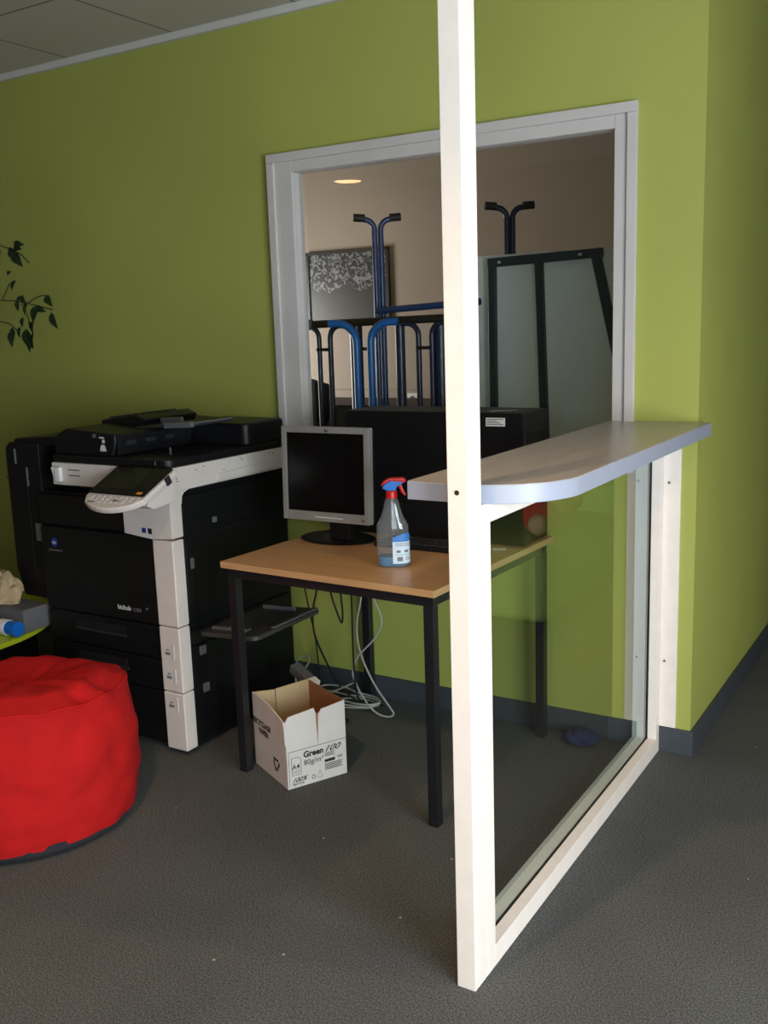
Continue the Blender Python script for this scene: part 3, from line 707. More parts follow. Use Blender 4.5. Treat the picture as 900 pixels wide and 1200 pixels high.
# bypass tray folded out on the right
b = nb(); prism(b, rrect(XR - 0.004, -1.222, -0.735, -0.335, (0.02, 0.03, 0.02, 0.02), 6), 'z', 0.432, 0.449, 0.003, 1, M4=rot_about((XR, 0, 0.45), 'Y', math.radians(-3)))
tr = obj('bypass_tray', b, 'tray_grey', cp)
mt = rot_about((XR, 0, 0.45), 'Y', math.radians(-3))
b = nb(); box(b, -1.243, -1.226, -0.62, -0.345, 0.449, 0.456, 0.002, 2, mt); obj('tray_edge', b, 'mid_grey_plastic', tr)
b = nb(); box(b, -1.455, -1.300, -0.700, -0.688, 0.449, 0.463, 0.003, 2, mt)
for k in range(5): box(b, -1.44 + k * .03, -1.425 + k * .03, -0.684, -0.655, 0.449, 0.454, 0.001, 1, mt)
obj('paper_guide', b, 'mid_grey_plastic', tr)
b = nb(); box(b, -1.455, -1.300, -0.400, -0.388, 0.449, 0.465, 0.003, 2, mt); obj('paper_guide', b, 'mid_grey_plastic', tr)
# scanner lid + document feeder
b = nb(); prism(b, rrect(-2.072, XR + 0.002, YF - 0.008, YB, (0.01, 0.035, 0.01, 0.01), 6), 'z', 1.0635, 1.092, 0.006, 2)
obj('scanner_lid', b, 'black_plastic', cp)
b = nb()
prism(b, [(-2.078, 1.088), (-1.775, 1.088), (-1.755, 1.14), (-1.755, 1.172), (-2.01, 1.188), (-2.055, 1.17), (-2.078, 1.14)], 'y', YF + 0.012, YB - 0.02, 0.010, 3)
df = obj('document_feeder', b, 'black_plastic', cp)
b = nb(); prism(b, rrect(-1.80, XR + 0.001, -0.40, YB, (0.01, 0.03, 0.03, 0.01), 5), 'z', 1.088, 1.178, 0.012, 3); obj('feeder_back', b, 'black_plastic', cp)
b = nb(); prism(b, [(-2.05, 1.180), (-1.83, 1.172), (-1.815, 1.205), (-1.86, 1.222), (-2.045, 1.200)], 'y', -0.60, -0.30, 0.006, 2); fc = obj('feeder_cover', b, 'black_plastic', cp)
b = nb()
for k in range(8): box(b, -2.02 + 0.012 * (k % 2), -1.89, -0.58 + k * .033, -0.57 + k * .033, 1.199, 1.2065, 0.001, 1, rot_about((-2.045, 0, 1.200), 'Y', -0.118))
obj('feeder_ribs', b, 'dark_grey_plastic', fc)
b = nb(); box(b, -1.83, -1.55, -0.63, -0.40, 1.174, 1.184, 0.003, 2, rot_about((-1.79, 0, 1.19), 'Y', math.radians(-3)))
ft = obj('feed_tray', b, 'dark_grey_plastic', cp)
b = nb(); box(b, -1.68, -1.545, -0.64, -0.62, 1.172, 1.193, 0.003, 2, rot_about((-1.79, 0, 1.19), 'Y', math.radians(-3))); box(b, -1.56, -1.545, -0.62, -0.40, 1.183, 1.189, 0.002, 2, rot_about((-1.79, 0, 1.19), 'Y', math.radians(-3)))
box(b, -1.81, -1.70, -0.52, -0.505, 1.182, 1.205, 0.003, 2, rot_about((-1.79, 0, 1.19), 'Y', math.radians(-3)))
objs('tray_rim', b, 'mid_grey_plastic', ft)
# support pillar of the feed tray (feeder flank with openings)
b = nb(); box(b, -1.758, -1.748, YF + 0.02, -0.42, 1.095, 1.168, 0.003)
fl_ = obj('feeder_flank', b, 'black_plastic', cp)
b = nb()
for k in range(3): box(b, -1.7485, -1.7465, YF + 0.06 + k * .10, YF + 0.11 + k * .10, 1.130, 1.145, 0.0)
objs('feeder_window', b, 'dark_grey_plastic', fl_)
# sticker symbols at the feeder corner
b = nb()
ym = YF + 0.0115
prism(b, [(-1.832, 1.110), (-1.80, 1.110), (-1.806, 1.13), (-1.813, 1.134), (-1.822, 1.134), (-1.829, 1.126)], 'y', ym - 0.001, ym); box(b, -1.818, -1.806, ym - 0.001, ym, 1.14, 1.153); box(b, -1.833, -1.808, ym - 0.001, ym, 1.157, 1.162)
obj('warning_symbol', b, 'print_white', df)
b = nb(); box(b, -1.866, -1.850, ym - 0.001, ym, 1.158, 1.172); obj('feeder_lamp', b, 'mid_grey_plastic', df)
b = nb(); box(b, XR - 0.06, XR - 0.055, YF - 0.009, YF - 0.0075, 1.072, 1.088); box(b, -1.60, -1.596, -0.70, -0.695, 1.092, 1.118); objs('lid_pin', b, 'mid_grey_plastic', cp)
# tilted control panel
pa = Vector((-1.585, YF - 0.012, 1.062)); sl = math.atan2(0.072, 0.15)
pm = rot_about(pa, 'X', sl)
b = nb()
pts = [(-1.722, -0.835), (-1.722, -1.015)] + [(-1.722 + 0.272 * k / 12, -1.022 - 0.058 * math.sin(PI * min(1, k / 12 * 1.02)) ** 0.6) for k in range(1, 12)] + [(-1.448, -1.015), (-1.448, -0.835)]
prism(b, pts, 'z', 1.038, 1.061, 0.006, 3, M4=pm)
cpn = obj('control_panel', b, 'copier_white', cp); cpn['label'] = 'tilted white control panel'
obj('touch_screen', B(-1.718, -1.458, -1.003, -0.836, 1.061, 1.068, 0.003, 2, pm), 'black_gloss', cpn)['label'] = 'dark glossy touch screen'
b = nb(); box(b, -1.70, -1.535, -0.975, -0.85, 1.0682, 1.0688, 0, 1, pm); obj('display', b, 'lcd_green', cpn)
b = nb(); box(b, -1.494, -1.472, -0.998, -0.986, 1.068, 1.0705, 0.001, 1, pm); obj('start_key', b, 'amber', cpn)['label'] = 'small amber key'
b = nb()
for r in range(3):
    for k in range(9):
        if not (r == 2 and (k < 2 or k > 6)): box(b, -1.69 + k * .026, -1.676 + k * .026, -1.019 - r * .014, -1.011 - r * .014, 1.0605, 1.0635, 0.001, 1, pm)
obj('keypad', b, 'print_white', cpn)
b = nb(); box(b, -1.575, -1.545, -1.038, -1.026, 1.0608, 1.063, 0.001, 1, pm); box(b, -1.68, -1.65, -1.052, -1.045, 1.0608, 1.063, 0.001, 1, pm); objs('keypad_display', b, 'print_grey', cpn)
b = nb(); box(b, -1.450, -1.442, -0.90, -0.875, 1.036, 1.066, 0.002, 1, pm); obj('side_button', b, 'dark_grey_plastic', cpn)
b = nb(); prism(b, [(YF + .044, .978), (YF + .085, .978), (YF + .060, .970), (YF + .050, .958), (YF + .044, .93)], 'x', XR - .02, XR + .003); obj('arm_fillet', b, 'copier_white', cp)
b = nb(); prism(b, [(-0.83, 0.95), (-0.83, 1.035), (-0.95, 0.985), (-0.97, 0.955), (-0.94, 0.94)], 'x', -1.62, -1.46, 0.006, 2); obj('panel_bracket', b, 'copier_white', cp)
# side unit on the left (sorter)
b = nb(); prism(b, [(-2.385, 0.62), (-2.35, 0.505), (-2.190, 0.505), (-2.190, 1.125), (-2.36, 1.125), (-2.385, 1.10)], 'y', -0.80, -0.22, 0.008, 2)
su = obj('sorter_unit', b, 'black_plastic', cp)
b = nb(); prism(b, [(-2.35, 1.118), (-2.085, 1.118), (-2.085, 1.155), (-2.33, 1.140)], 'y', -0.79, -0.24, 0.006, 2); obj('sorter_lid', b, 'black_plastic', su)
b = nb(); box(b, -2.386, -2.189, -0.804, -0.797, 0.985, 0.988); box(b, -2.27, -2.267, -0.804, -0.797, 0.60, 0.985); objs('seam', b, 'slot_black', su)
b = nb(); box(b, -2.265, -2.258, -0.806, -0.799, 0.955, 1.03, 0.001); box(b, -2.325, -2.320, -0.806, -0.799, 1.04, 1.10, 0.001); box(b, -2.237, -2.207, -0.808, -0.799, 0.74, 0.81, 0.002); objs('latch', b, 'mid_grey_plastic', su)
b = nb(); box(b, -2.44, -2.382, -0.72, -0.34, 0.96, 1.04, 0.004); box(b, -2.44, -2.382, -0.72, -0.40, 0.68, 0.78, 0.004); objs('sorter_shelf', b, 'dark_grey_plastic', su)

# ================================================================ BEANBAG POUF
pf = thing('pouf', 'round bright red fabric pouf with a black underside on the carpet', 'pouf', (-1.655, -1.40, 0))
t = bmesh.new(); n = 96; prof = []
NR = 40
rings = []
def pr(s):
    # s 0..1 from bottom edge up over the rim to the top centre
    if s < 0.62:
        u = s / 0.62; r = 0.338 + 0.018 * math.sin(PI * (u ** 0.8)) - 0.012 * u; z = 0.03 + u * 0.397
    else:
        u = (s - 0.62) / 0.38; r = 0.326 * (1 - u); z = 0.427 + 0.045 * math.sin(min(1, u * 3.0) * PI / 2) - 0.040 * u * u
        if u < 0.05: r += 0.0
    return r, z
import mathutils
def wr(a, s):
    x, y = math.cos(a) * 2.2, math.sin(a) * 2.2
    nz = mathutils.noise
    v = 0.016 * nz.noise(Vector((x * 0.9, y * 0.9, s * 2.2))) + 0.009 * nz.noise(Vector((x * 2.5, y * 2.5, s * 7))) 
    v += 0.003 * (1 - abs(nz.noise(Vector((x * 1.6 + 7, y * 1.6, s * 13)))) * 4)
    return v
for i in range(NR + 1):
    s_ = i / NR * 0.992; r0, z0_ = pr(s_)
    rg = []
    for k in range(n):
        a = 2 * PI * k / n; dv = wr(a, s_)
        fade = 1 if s_ < 0.62 else max(0.15, 1 - (s_ - 0.62) * 1.2)
        r = max(0.003, r0 + dv * fade * (1 if s_ < .7 else .6)); zz = z0_ + (dv * 0.9 if s_ > 0.5 else 0)
        # sags toward the back, piping seam pinched at rim
        zz += -0.022 * math.sin(a - 0.6) * min(1, z0_ / 0.44)
        if 0.60 < s_ < 0.645: r += 0.004; 
        if 0.645 <= s_ < 0.67: zz -= 0.006
        rg.append(t.verts.new((r * math.cos(a), r * math.sin(a), zz)))
    rings.append(rg)
for p, q in zip(rings, rings[1:]):
    for k in range(n): t.faces.new((p[k], p[(k + 1) % n], q[(k + 1) % n], q[k]))
t.faces.new(rings[-1])
bmesh.ops.recalc_face_normals(t, faces=t.faces)
cov = obj('cover', t, 'red_fabric', pf, world=False)
b = nb()
tube(b, [((pr(0.625)[0] + wr(2 * PI * k / 72, .625) + 0.002) * math.cos(2 * PI * k / 72), (pr(0.625)[0] + wr(2 * PI * k / 72, .625) + 0.002) * math.sin(2 * PI * k / 72), pr(0.625)[1] + wr(2 * PI * k / 72, .625) * .9 - 0.022 * math.sin(2 * PI * k / 72 - 0.6)) for k in range(73)], 0.0045, 8, cap=False)
obj('piping', b, 'red_fabric', cov, world=False)
b = nb(); lathe(b, [(0.30, 0.0), (0.325, 0.004), (0.336, 0.02), (0.334, 0.042)], 0, 0, 64); obj('underside', b, 'dark_fabric', pf, world=False)['label'] = 'black fabric underside'

# ================================================================ LOW ROUND TABLE at the left with small things
LX, LY, LZ = -2.73, -1.06, 0.40
lt = thing('side_table', 'low round table with a glossy lime green top behind the red pouf', 'table', (LX, LY, 0))
b = nb(); lathe(b, [(0.54, LZ - .025), (0.55, LZ - .02), (0.55, LZ - .005), (0.54, LZ)], LX, LY, 72); obj('tabletop', b, 'lime_top', lt)
b = nb(); lathe(b, [(0.46, 0.0), (0.47, 0.01), (0.47, LZ - .0252)], LX, LY, 48); obj('drum_base', b, 'black_side', lt)
b = nb(); lathe(b, [(.036, LZ), (.037, LZ + .004), (.040, LZ + .105), (.040, LZ + .11), (.037, LZ + .11), (.034, LZ + .01)], -2.275, -1.045, 28)
tag(obj('cup', b, 'blue_plastic'), 'tall blue plastic cup standing at the rim of the lime table', 'cup')
rl = thing('tape_roll', 'blue roll with a pale middle band lying on the lime table beside the copier', 'roll', (-2.26, -.972, LZ))
for (a, c, rr, m_, nm) in ((-2.335, -2.28, .029, 'blue_plastic', 'end'), (-2.28, -2.235, .031, 'paper', 'band'), (-2.235, -2.185, .029, 'blue_plastic', 'end')):
    obj(nm, tube(nb(), [(a, -.975, LZ + .031), (c, -.975, LZ + .031)], rr, 24), m_, rl)
tag(obj('storage_box', B(-2.50, -2.20, -.935, -.81, LZ + .0003, .492, 0.003), 'box_grey'), 'grey box under the crumpled cloth on the lime table', 'box')
t = bmesh.new(); bmesh.ops.create_icosphere(t, subdivisions=4, radius=1)
for v in t.verts:
    nn = mathutils.noise.noise(v.co * 2.3) * .25 + mathutils.noise.noise(v.co * 6) * .10
    v.co = Vector((-2.41 + v.co.x * 0.11 * (1 + nn), -0.872 + v.co.y * 0.055 * (1 + nn), 0.4925 + max(0, (v.co.z + 0.3) * 0.095 * (1 + nn))))
tag(obj('crumpled_cloth', t, 'beige_cloth'), 'crumpled beige cloth lying on the grey box', 'cloth')

# ================================================================ FICUS
fx, fy = -3.25, -0.55
fi = thing('potted_ficus', 'potted weeping fig whose drooping twigs reach in from the left edge', 'plant', (fx, fy, 0))
b = nb(); lathe(b, [(0.13, 0.0), (0.14, 0.01), (0.175, 0.27), (0.19, 0.27), (0.19, 0.31), (0.172, 0.31), (0.165, 0.28)], fx, fy, 36); obj('pot', b, 'terracotta', fi)
b = nb(); lathe(b, [(0.166, 0.27), (0.160, 0.284)], fx, fy, 24); obj('soil', b, 'soil', fi)
b = nb(); tube(b, [(fx, fy, 0.28), (fx + .02, fy, 0.8), (fx - .01, fy + .01, 1.4), (fx + .02, fy, 2.0)], [0.02, 0.017, 0.013, 0.008], 10, smooth=1)
brs = [[(fx + .02, fy, 1.85), (-2.98, -.45, 1.96), (-2.80, -.42, 1.93), (-2.68, -.40, 1.89), (-2.62, -.40, 1.84)],
       [(fx, fy, 1.5), (-3.0, -.42, 1.72), (-2.82, -.40, 1.69), (-2.70, -.40, 1.685), (-2.60, -.40, 1.66), (-2.50, -.40, 1.64)],
       [(fx, fy, 1.4), (-2.95, -.42, 1.60), (-2.80, -.40, 1.60), (-2.74, -.40, 1.56)],
       [(-2.70, -.40, 1.685), (-2.66, -.4, 1.62), (-2.64, -.4, 1.54)], [(-2.66, -.40, 1.67), (-2.58, -.4, 1.70), (-2.52, -.4, 1.70)],
       [(-2.82, -.40, 1.69), (-2.76, -.40, 1.76)],
       [(fx, fy, 1.7), (-3.4, -.6, 1.95), (-3.6, -.7, 1.9)], [(fx, fy, 1.6), (-3.2, -.8, 1.85), (-3.1, -1.0, 1.75)]]
for p in brs: tube(b, p, 0.0028, 6, smooth=1)
obj('trunk', b, 'bark', fi)
t = nb()
def leaf(p, L, dirv, wid=0.42):
    d = Vector(dirv).normalized(); side = d.cross(Vector((random.uniform(-.4, .4), -1, 0.25))).normalized(); nrm = side.cross(d)
    mid = []; a_ = []; c_ = []
    for k in range(6):
        u = k / 5; wv = wid * L * 0.5 * math.sin(PI * min(1, u ** 0.75)) if 0 < k < 5 else 0.0004
        q = Vector(p) + d * L * u + nrm * (0.12 * L * math.sin(PI * u))
        a_.append(t.verts.new(q - side * wv + nrm * wv * .3)); mid.append(t.verts.new(q)); c_.append(t.verts.new(q + side * wv + nrm * wv * .3))
    for k in range(5):
        t.faces.new((a_[k], a_[k + 1], mid[k + 1], mid[k])); t.faces.new((mid[k], mid[k + 1], c_[k + 1], c_[k]))
LV = [(-2.793, 1.895, .09, .1, -1), (-2.76, 1.90, .08, -.3, -1), (-2.71, 1.905, .085, .9, -.6), (-2.70, 1.915, .09, 1, -.25), (-2.70, 1.90, .07, .35, -1), (-2.685, 1.92, .06, 1, -.1), (-2.72, 1.89, .09, .75, -.8),
      (-2.80, 1.85, .08, -.1, -1), (-2.81, 1.775, .05, .3, -1), (-2.74, 1.775, .05, -.4, -1), (-2.78, 1.80, .04, .8, .2), (-2.82, 1.70, .06, .2, -1),
      (-2.70, 1.705, .05, -.6, -.7), (-2.69, 1.71, .055, .5, -.8), (-2.675, 1.675, .07, -.5, -1), (-2.72, 1.69, .05, -.1, -1), (-2.55, 1.70, .07, .8, -.8), (-2.56, 1.66, .08, -.5, -1), (-2.57, 1.655, .06, .9, -.4), (-2.52, 1.63, .075, .2, -1),
      (-2.72, 1.615, .045, 0, -1), (-2.72, 1.575, .055, -.3, -1), (-2.79, 1.575, .06, -.3, -1), (-2.77, 1.565, .085, .15, -1), (-2.68, 1.56, .09, -.15, -1), (-2.66, 1.565, .08, .1, -1), (-2.64, 1.555, .08, .35, -1), (-2.63, 1.575, .05, .8, .2), (-2.60, 1.60, .06, .1, -1), (-2.66, 1.545, .09, 0, -1)]
for (x, z, L, dx, dz) in LV: leaf((x, -.4 + random.uniform(-.03, .03), z), L, (dx, random.uniform(-.4, .4), dz), .5)
for _ in range(170):
    a = random.uniform(0, 2 * PI); r = random.uniform(.05, .42); z = random.uniform(1.5, 2.25)
    x = fx - 0.12 + r * math.cos(a); y = fy + r * .9 * math.sin(a)
    if x > -2.93 or y > -0.06: continue
    leaf((x, y, z), random.uniform(.06, .09), (random.uniform(-1, 1), random.uniform(-.8, .3), -1.2), .45)
fo = obj('foliage', t, 'leaf', fi); fo['kind'] = 'stuff'

# ================================================================ CABLES
def cable(pts, r, m, label, cat='cable', sm=2):
    b = nb(); tube(b, pts, r, 8, smooth=sm); return tag(obj('cable', b, m), label, cat)
cable([(-1.26, -.30, .665), (-1.258, -.30, .529), (-1.285, -.30, .451), (-1.290, -.30, .352), (-1.276, -.27, .26), (-1.25, -.2, .10), (-1.21, -.12, .006), (-1.1, -.10, .006)], 0.004, 'cable_black', 'leftmost thick black cable hanging from the desk down to the carpet')
cable([(-1.215, -.30, .665), (-1.20, -.30, .52), (-1.165, -.30, .43), (-1.149, -.30, .395), (-1.143, -.30, .45), (-1.152, -.30, .53), (-1.15, -.30, .665)], 0.0038, 'cable_black', 'short black cable hanging in a narrow loop beneath the desk')
cable([(-1.105, -.30, .665), (-1.10, -.30, .513), (-1.103, -.30, .377), (-1.11, -.29, .204), (-1.11, -.27, .08), (-1.10, -.24, .078)], 0.0035, 'cable_black', 'straight thin black cable hanging beside the back leg of the desk')
cable([(-1.475, -.10, .50), (-1.473, -.06, .316), (-1.469, -.04, .243), (-1.465, -.03, .10), (-1.45, -.04, .006)], 0.003, 'cable_black', 'thin black cable running down the lime wall behind the copier tray')
cable([(-1.11, -.2, .665), (-1.119, -.2, .485), (-1.147, -.2, .395), (-1.150, -.2, .307), (-1.126, -.2, .222), (-1.071, -.2, .124), (-1.006, -.2, .050), (-.985, -.2, .024), (-1.015, -.2, .006), (-1.075, -.2, .012), (-1.133, -.2, .067), (-1.174, -.2, .143), (-1.177, -.2, .178), (-1.15, -.2, .24), (-1.112, -.2, .277), (-1.063, -.2, .326), (-1.030, -.2, .385), (-1.036, -.2, .433), (-1.075, -.2, .50), (-1.09, -.2, .665)], 0.0038, 'cable_grey', 'pale grey cable hanging in a long crossed loop below the desk')
cpts = []
for k in range(40):
    a = k / 39 * 2 * PI * 2.6; rr = 0.075 + 0.035 * math.sin(k * .9)
    cpts.append((-1.26 + 1.5 * rr * math.cos(a) + k * .001, -.165 + rr * .95 * math.sin(a), 0.006 + 0.0014 * k))
cable([(-1.45, -.25, .006)] + cpts + [(-1.18, -.19, .12)], 0.0038, 'cable_grey', 'pale grey cable lying in coils on the carpet behind the paper box', sm=1)
cpts = [(-1.24 + (0.10 + .03 * math.sin(k)) * math.cos(k * .55), -.33 + 0.06 * math.sin(k * .55), 0.005 + .001 * k) for k in range(24)]
cable(cpts, 0.0038, 'cable_black', 'black cable lying in coils on the carpet behind the paper box', sm=1)
cable([(-1.42, -.20, .006), (-1.465, -.2, .07), (-1.462, -.2, .158), (-1.433, -.2, .197), (-1.389, -.2, .207), (-1.36, -.24, .19), (-1.31, -.36, .20), (-1.285, -.44, .245)], 0.0038, 'cable_grey', 'grey cable arching up to the power brick behind the paper box')
pbk = thing('power_strip', 'grey power strip with a pale end propped behind the paper box', 'power strip', (-1.22, -.46, .0))
d = (Vector((-1.165, -.475, .205)) - Vector((-1.285, -.44, .25)))
mm = Matrix.Translation((-1.285, -.44, .25)) @ d.to_track_quat('X', 'Z').to_matrix().to_4x4()
obj('casing', B(0, 0.10, -0.022, 0.022, -0.018, 0.018, 0.004, 2, mm), 'mid_grey_plastic', pbk)
obj('end_cap', B(0.10, 0.135, -0.023, 0.023, -0.019, 0.019, 0.004, 2, mm), 'paper', pbk)['label'] = 'pale end'

# ================================================================ BACK ROOM
# whiteboard and a trestle frame leaning in front of it
tag(obj('display_board', B(-1.27, -0.07, 0.98, 1.0, 0.0, 1.832, 0.002), 'board_white'), 'tall pale board standing behind the teal metal frame in the back room', 'board')
fr_ = thing('trestle_frame', 'dark teal metal trestle frame leaning on the pale board behind the window', 'metal frame', (-0.8, 0.9, 0))
def bar(p, q, w_=0.034, d_=0.03):
    p = Vector(p); q = Vector(q); dv = q - p; L = dv.length; b = nb()
    box(b, -w_ / 2, w_ / 2, -d_ / 2, d_ / 2, 0, L, 0.002, 1)
    x = Vector((1, 0, 0)) if abs(dv.normalized().x) < .9 else Vector((0, 0, 1)); z = dv.normalized(); y = z.cross(x).normalized(); x = y.cross(z)
    bmesh.ops.transform(b, matrix=Matrix.Translation(p) @ Matrix((x, y, z)).transposed().to_4x4(), verts=b.verts); return b
yb = 0.93
obj('top_bar', bar((-1.09, yb, 1.795), (-0.545, yb, 1.808), .04), 'teal_metal', fr_)
obj('leg', bar((-1.070, yb, 0.0), (-1.070, yb, 1.78)), 'teal_metal', fr_)
obj('leg', bar((-0.765, yb - .035, 0.0), (-0.825, yb - .035, 1.78)), 'teal_metal', fr_)
obj('leg', bar((-0.14, yb - .06, 0.0), (-0.565, yb - .03, 1.80), .04), 'teal_metal', fr_)
b = nb(); box(b, -1.035, -1.020, yb - .018, yb - .014, 1.79, 1.80); box(b, -0.65, -0.635, yb - .018, yb - .014, 1.80, 1.81); objs('screw', b, 'print_white', fr_)

# blue tubular stands
def jpair(t, x, y, z0_, ztop, m, ang=0.0, half=0.034, out=0.11, r=0.0155, rise=0.012, caps=True, rad=0.06):
    for s_ in (-1, 1):
        xa = x + s_ * half
        p = [(xa, y, z0_)] + [(xa + s_ * rad * (1 - math.cos(q * PI / 16)), y, ztop - rad + rad * math.sin(q * PI / 16)) for q in range(9)] + [(xa + s_ * out, y, ztop + rise)]
        p = [(x + (q[0] - x) * math.cos(ang), y + (q[0] - x) * math.sin(ang), q[2]) for q in p]
        tu = obj('bent_tube', tube(nb(), p, r, 12), m, t)
        if caps:
            e = Vector(p[-1]); dd = Vector((s_ * math.cos(ang), s_ * math.sin(ang), 0)); e0 = e - dd * .035 - Vector((0, 0, rise * .4))
            obj('end_cap', tube(nb(), [tuple(e0), tuple(e + dd * .02)], r * 1.35, 12), 'rubber', tu)
def stand(x, y, zb, zt, m, label, **k):
    t = thing('tubular_stand', label, 'tube stand', (x, y, 0), 0, 'blue tubular stands in the back room')
    jpair(t, x, y, zb, zt, m, **k); b = nb(); box(b, x - .06, x + .06, y - .03, y + .03, 0, 0.022, .004); obj('foot', b, m, t); return t
stand(-1.665, 0.90, 0.02, 2.035, 'tube_blue_dark', 'tallest blue stand with two black tips left of the white post', half=.015, out=.080, r=.014, rise=.010, rad=.05, ang=.65)
stand(-1.08, 1.15, 0.02, 2.06, 'tube_navy', 'dark stand with two black tips rising above the pale board', half=.014, out=.085, r=.014, rise=.010, rad=.05, ang=.65)
stand(-1.615, 0.66, 0.02, 1.545, 'tube_blue', 'bright blue pair of bent tubes left of the white post', half=.034, out=.135, r=.018, caps=False, rise=0.0, rad=.095, ang=.3)
rk = thing('tube_rack', 'black and navy tubular rack behind the bright blue bent tubes', 'rack', (-1.6, 0.8, 0))
obj('cross_bar', tube(nb(), [(-2.02, .80, 1.545), (-1.1, .80, 1.555)], 0.019, 12), 'rubber', rk)
obj('end_cap', tube(nb(), [(-2.06, .80, 1.544), (-2.01, .80, 1.545)], 0.026, 12), 'rubber', rk)
obj('blue_bar', tube(nb(), [(-1.66, .86, 1.60), (-1.1, .86, 1.622)], 0.016, 12), 'tube_blue_dark', rk)
for (x, hf) in ((-1.935, .034), (-1.36, .036)):
    jpair(rk, x, .80, 0.0, 1.535, 'tube_navy', half=hf, out=.09, r=.0135, caps=False, rise=0.0)
for (x, r) in ((-1.772, .032), (-1.52, .024), (-1.30, .034), (-1.18, .022)):
    obj('upright', tube(nb(), [(x, .84, 0.0), (x, .84, 1.54)], r, 14), 'tube_navy', rk)
b = nb()
for x in (-1.935, -1.672, -1.36): tube(b, [(x - .034, .78 if x != -1.672 else .78, 1.42), (x + .034, .78, 1.42)], .008, 8)
objs('tie', b, 'rubber', rk)
# low black cabinet, wall trunking, socket
tag(obj('low_cabinet', B(-3.3, -0.3, 1.45, 2.0, 0, 1.085, 0.004), 'black_side'), 'long low black cabinet in the back room behind the tubes', 'cabinet')
struct('trim_2', B(-4.6, -0.02, 2.46, 2.5, 0.98, 1.10, 0.004), 'beige_paint')
sk = thing('wall_socket', 'white wall socket on the trunking in the back room', 'socket', (-2.38, 2.455, 1.02))
obj('plate', B(-2.42, -2.34, 2.45, 2.4595, 1.0, 1.08, 0.003), 'paper', sk)
b = nb(); lathe(b, [(0.022, 0), (0.02, 0.002)], 0, 0, 20, M4=Matrix.Translation((-2.38, 2.45, 1.04)) @ Matrix.Rotation(PI / 2, 4, 'X')); obj('socket_well', b, 'mid_grey_plastic', sk)
# framed picture
pc = thing('framed_picture', 'framed black and white picture of trees on the beige wall of the back room', 'picture', (-2.89, 2.49, 1.60))
b = nb(); px0, px1, pz0, pz1 = -3.225, -2.553, 1.555, 2.048
for (a, c, d_, e) in ((px0, px0 + .02, pz0, pz1), (px1 - .02, px1, pz0, pz1), (px0, px1, pz1 - .02, pz1), (px0, px1, pz0, pz0 + .02)): box(b, a, c, 2.475, 2.4995, d_, e, .002, 1)
obj('frame', b, 'poster_frame', pc)
obj('print', B(px0 + .015, px1 - .015, 2.485, 2.4975, pz0 + .015, pz1 - .015), 'poster_print', pc)
# office chair back seen at the left of the window
oc = thing('office_chair', 'dark office chair at the left edge of the back room window', 'chair', (-2.12, 1.05, 0))
t = bmesh.new(); bmesh.ops.create_cube(t, size=1); bmesh.ops.bevel(t, geom=t.edges[:], offset=.22, segments=5, profile=.5, affect='EDGES')
bmesh.ops.transform(t, matrix=Matrix.Translation((-2.20, 1.05, 1.13)) @ Matrix.Rotation(0.25, 4, 'Y') @ Matrix.Diagonal((.20, .09, .24, 1)), verts=t.verts)
obj('backrest', t, 'dark_fabric', oc)
obj('back_bar', tube(nb(), [(-2.17, 1.07, 1.02), (-2.15, 1.08, .7), (-2.12, 1.05, .46)], .02, 10, smooth=1), 'rubber', oc)
obj('seat', B(-2.35, -1.95, .84, 1.26, .44, .52, .03, 4), 'dark_fabric', oc)
obj('column', tube(nb(), [(-2.15, 1.05, .06), (-2.15, 1.05, .45)], .025, 12), 'rubber', oc)
b = nb()
for k in range(5):
    a = k * 2 * PI / 5; tube(b, [(-2.15, 1.05, .08), (-2.15 + .26 * math.cos(a), 1.05 + .26 * math.sin(a), .045)], [.022, .015], 8)
    lathe(b, [(.02, 0.0), (.025, .02), (.02, .045)], -2.15 + .26 * math.cos(a), 1.05 + .26 * math.sin(a), 12)
obj('star_base', b, 'rubber', oc)

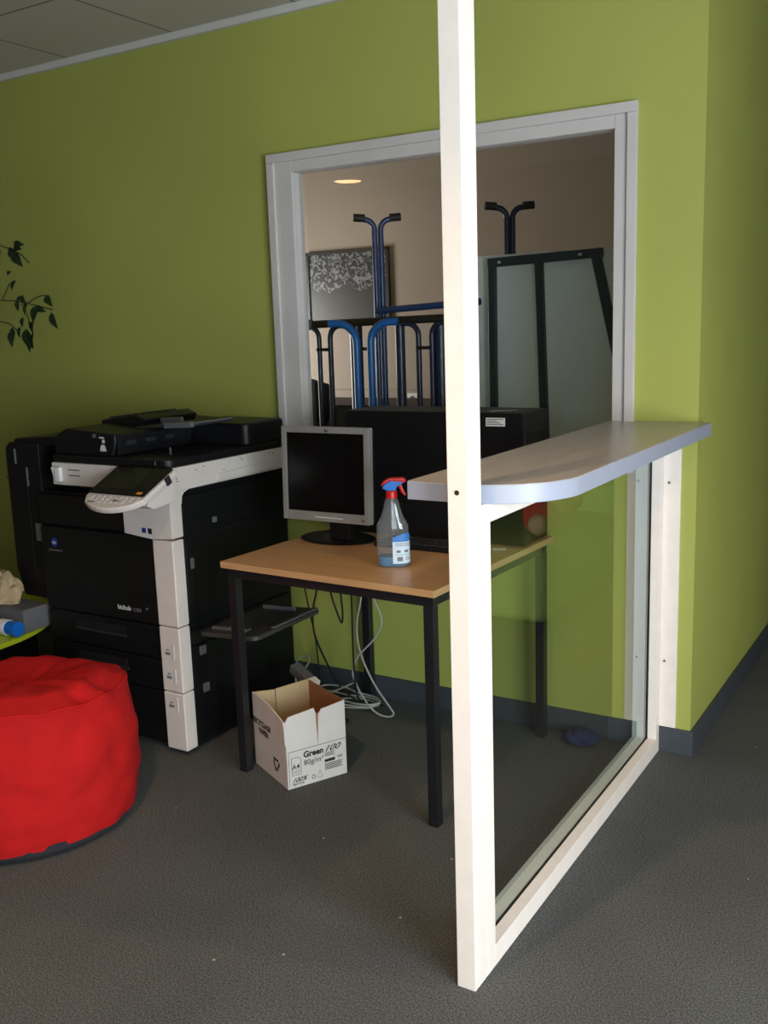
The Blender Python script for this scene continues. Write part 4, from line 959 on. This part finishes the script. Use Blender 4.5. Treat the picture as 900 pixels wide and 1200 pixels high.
# ================================================================ unseen armchair and toys, added so the low pane has something to mirror
ar = thing('armchair', 'unseen lime green fabric armchair added out to the right for the low glass pane to mirror', 'armchair', (1.2, 1.65, 0))
obj('seat', B(0.78, 1.45, 1.02, 2.15, 0.06, 0.43, .05, 4), 'green_cloth', ar)
obj('backrest', B(1.36, 1.62, 1.0, 2.2, 0.30, 0.78, .06, 4), 'green_cloth', ar)
obj('armrest', B(0.76, 1.58, 2.10, 2.32, 0.06, 0.58, .05, 4), 'green_cloth', ar)
for (x, y) in ((.84, 1.1), (1.5, 1.1), (.84, 2.25), (1.5, 2.25)): obj('foot', B(x - .02, x + .02, y - .02, y + .02, 0, .065, .004), 'table_frame', ar)
def ball(c, r, sc_=(1, 1, 1), amp=.06):
    t = bmesh.new(); bmesh.ops.create_icosphere(t, subdivisions=3, radius=1)
    for v in t.verts:
        k = r * (1 + amp * mathutils.noise.noise(v.co * 3)); v.co = Vector((c[0] + v.co.x * k * sc_[0], c[1] + v.co.y * k * sc_[1], c[2] + v.co.z * k * sc_[2]))
    return t
ty = thing('soft_toy', 'unseen orange soft toy with a cream face added on the green armchair for the pane to mirror', 'soft toy', (.93, 1.32, .433))
bd = obj('body', ball((.93, 1.33, .535), .095), 'orange_plush', ty); obj('face', ball((.90, 1.235, .515), .055), 'cream_plush', ty)
ty = thing('soft_toy', 'unseen yellow soft toy added on the green armchair for the pane to mirror', 'soft toy', (.93, 1.62, .433))
obj('body', ball((.93, 1.62, .517), .075, (1, 1.3, 1)), 'yellow_plush', ty); obj('head', ball((.92, 1.75, .56), .06), 'yellow_plush', ty)
t = bmesh.new(); bmesh.ops.create_icosphere(t, subdivisions=4, radius=1)
for v in t.verts:
    nn = mathutils.noise.noise(v.co * 2.1) * .3
    v.co = Vector((-.27 + v.co.x * .065 * (1 + nn), -.075 + v.co.y * .045 * (1 + nn), max(0, .02 + v.co.z * .035 * (1 + nn))))
tag(obj('cloth_pouch', t, 'navy_cloth'), 'small dark navy cloth pouch on the carpet behind the low glass pane', 'pouch')
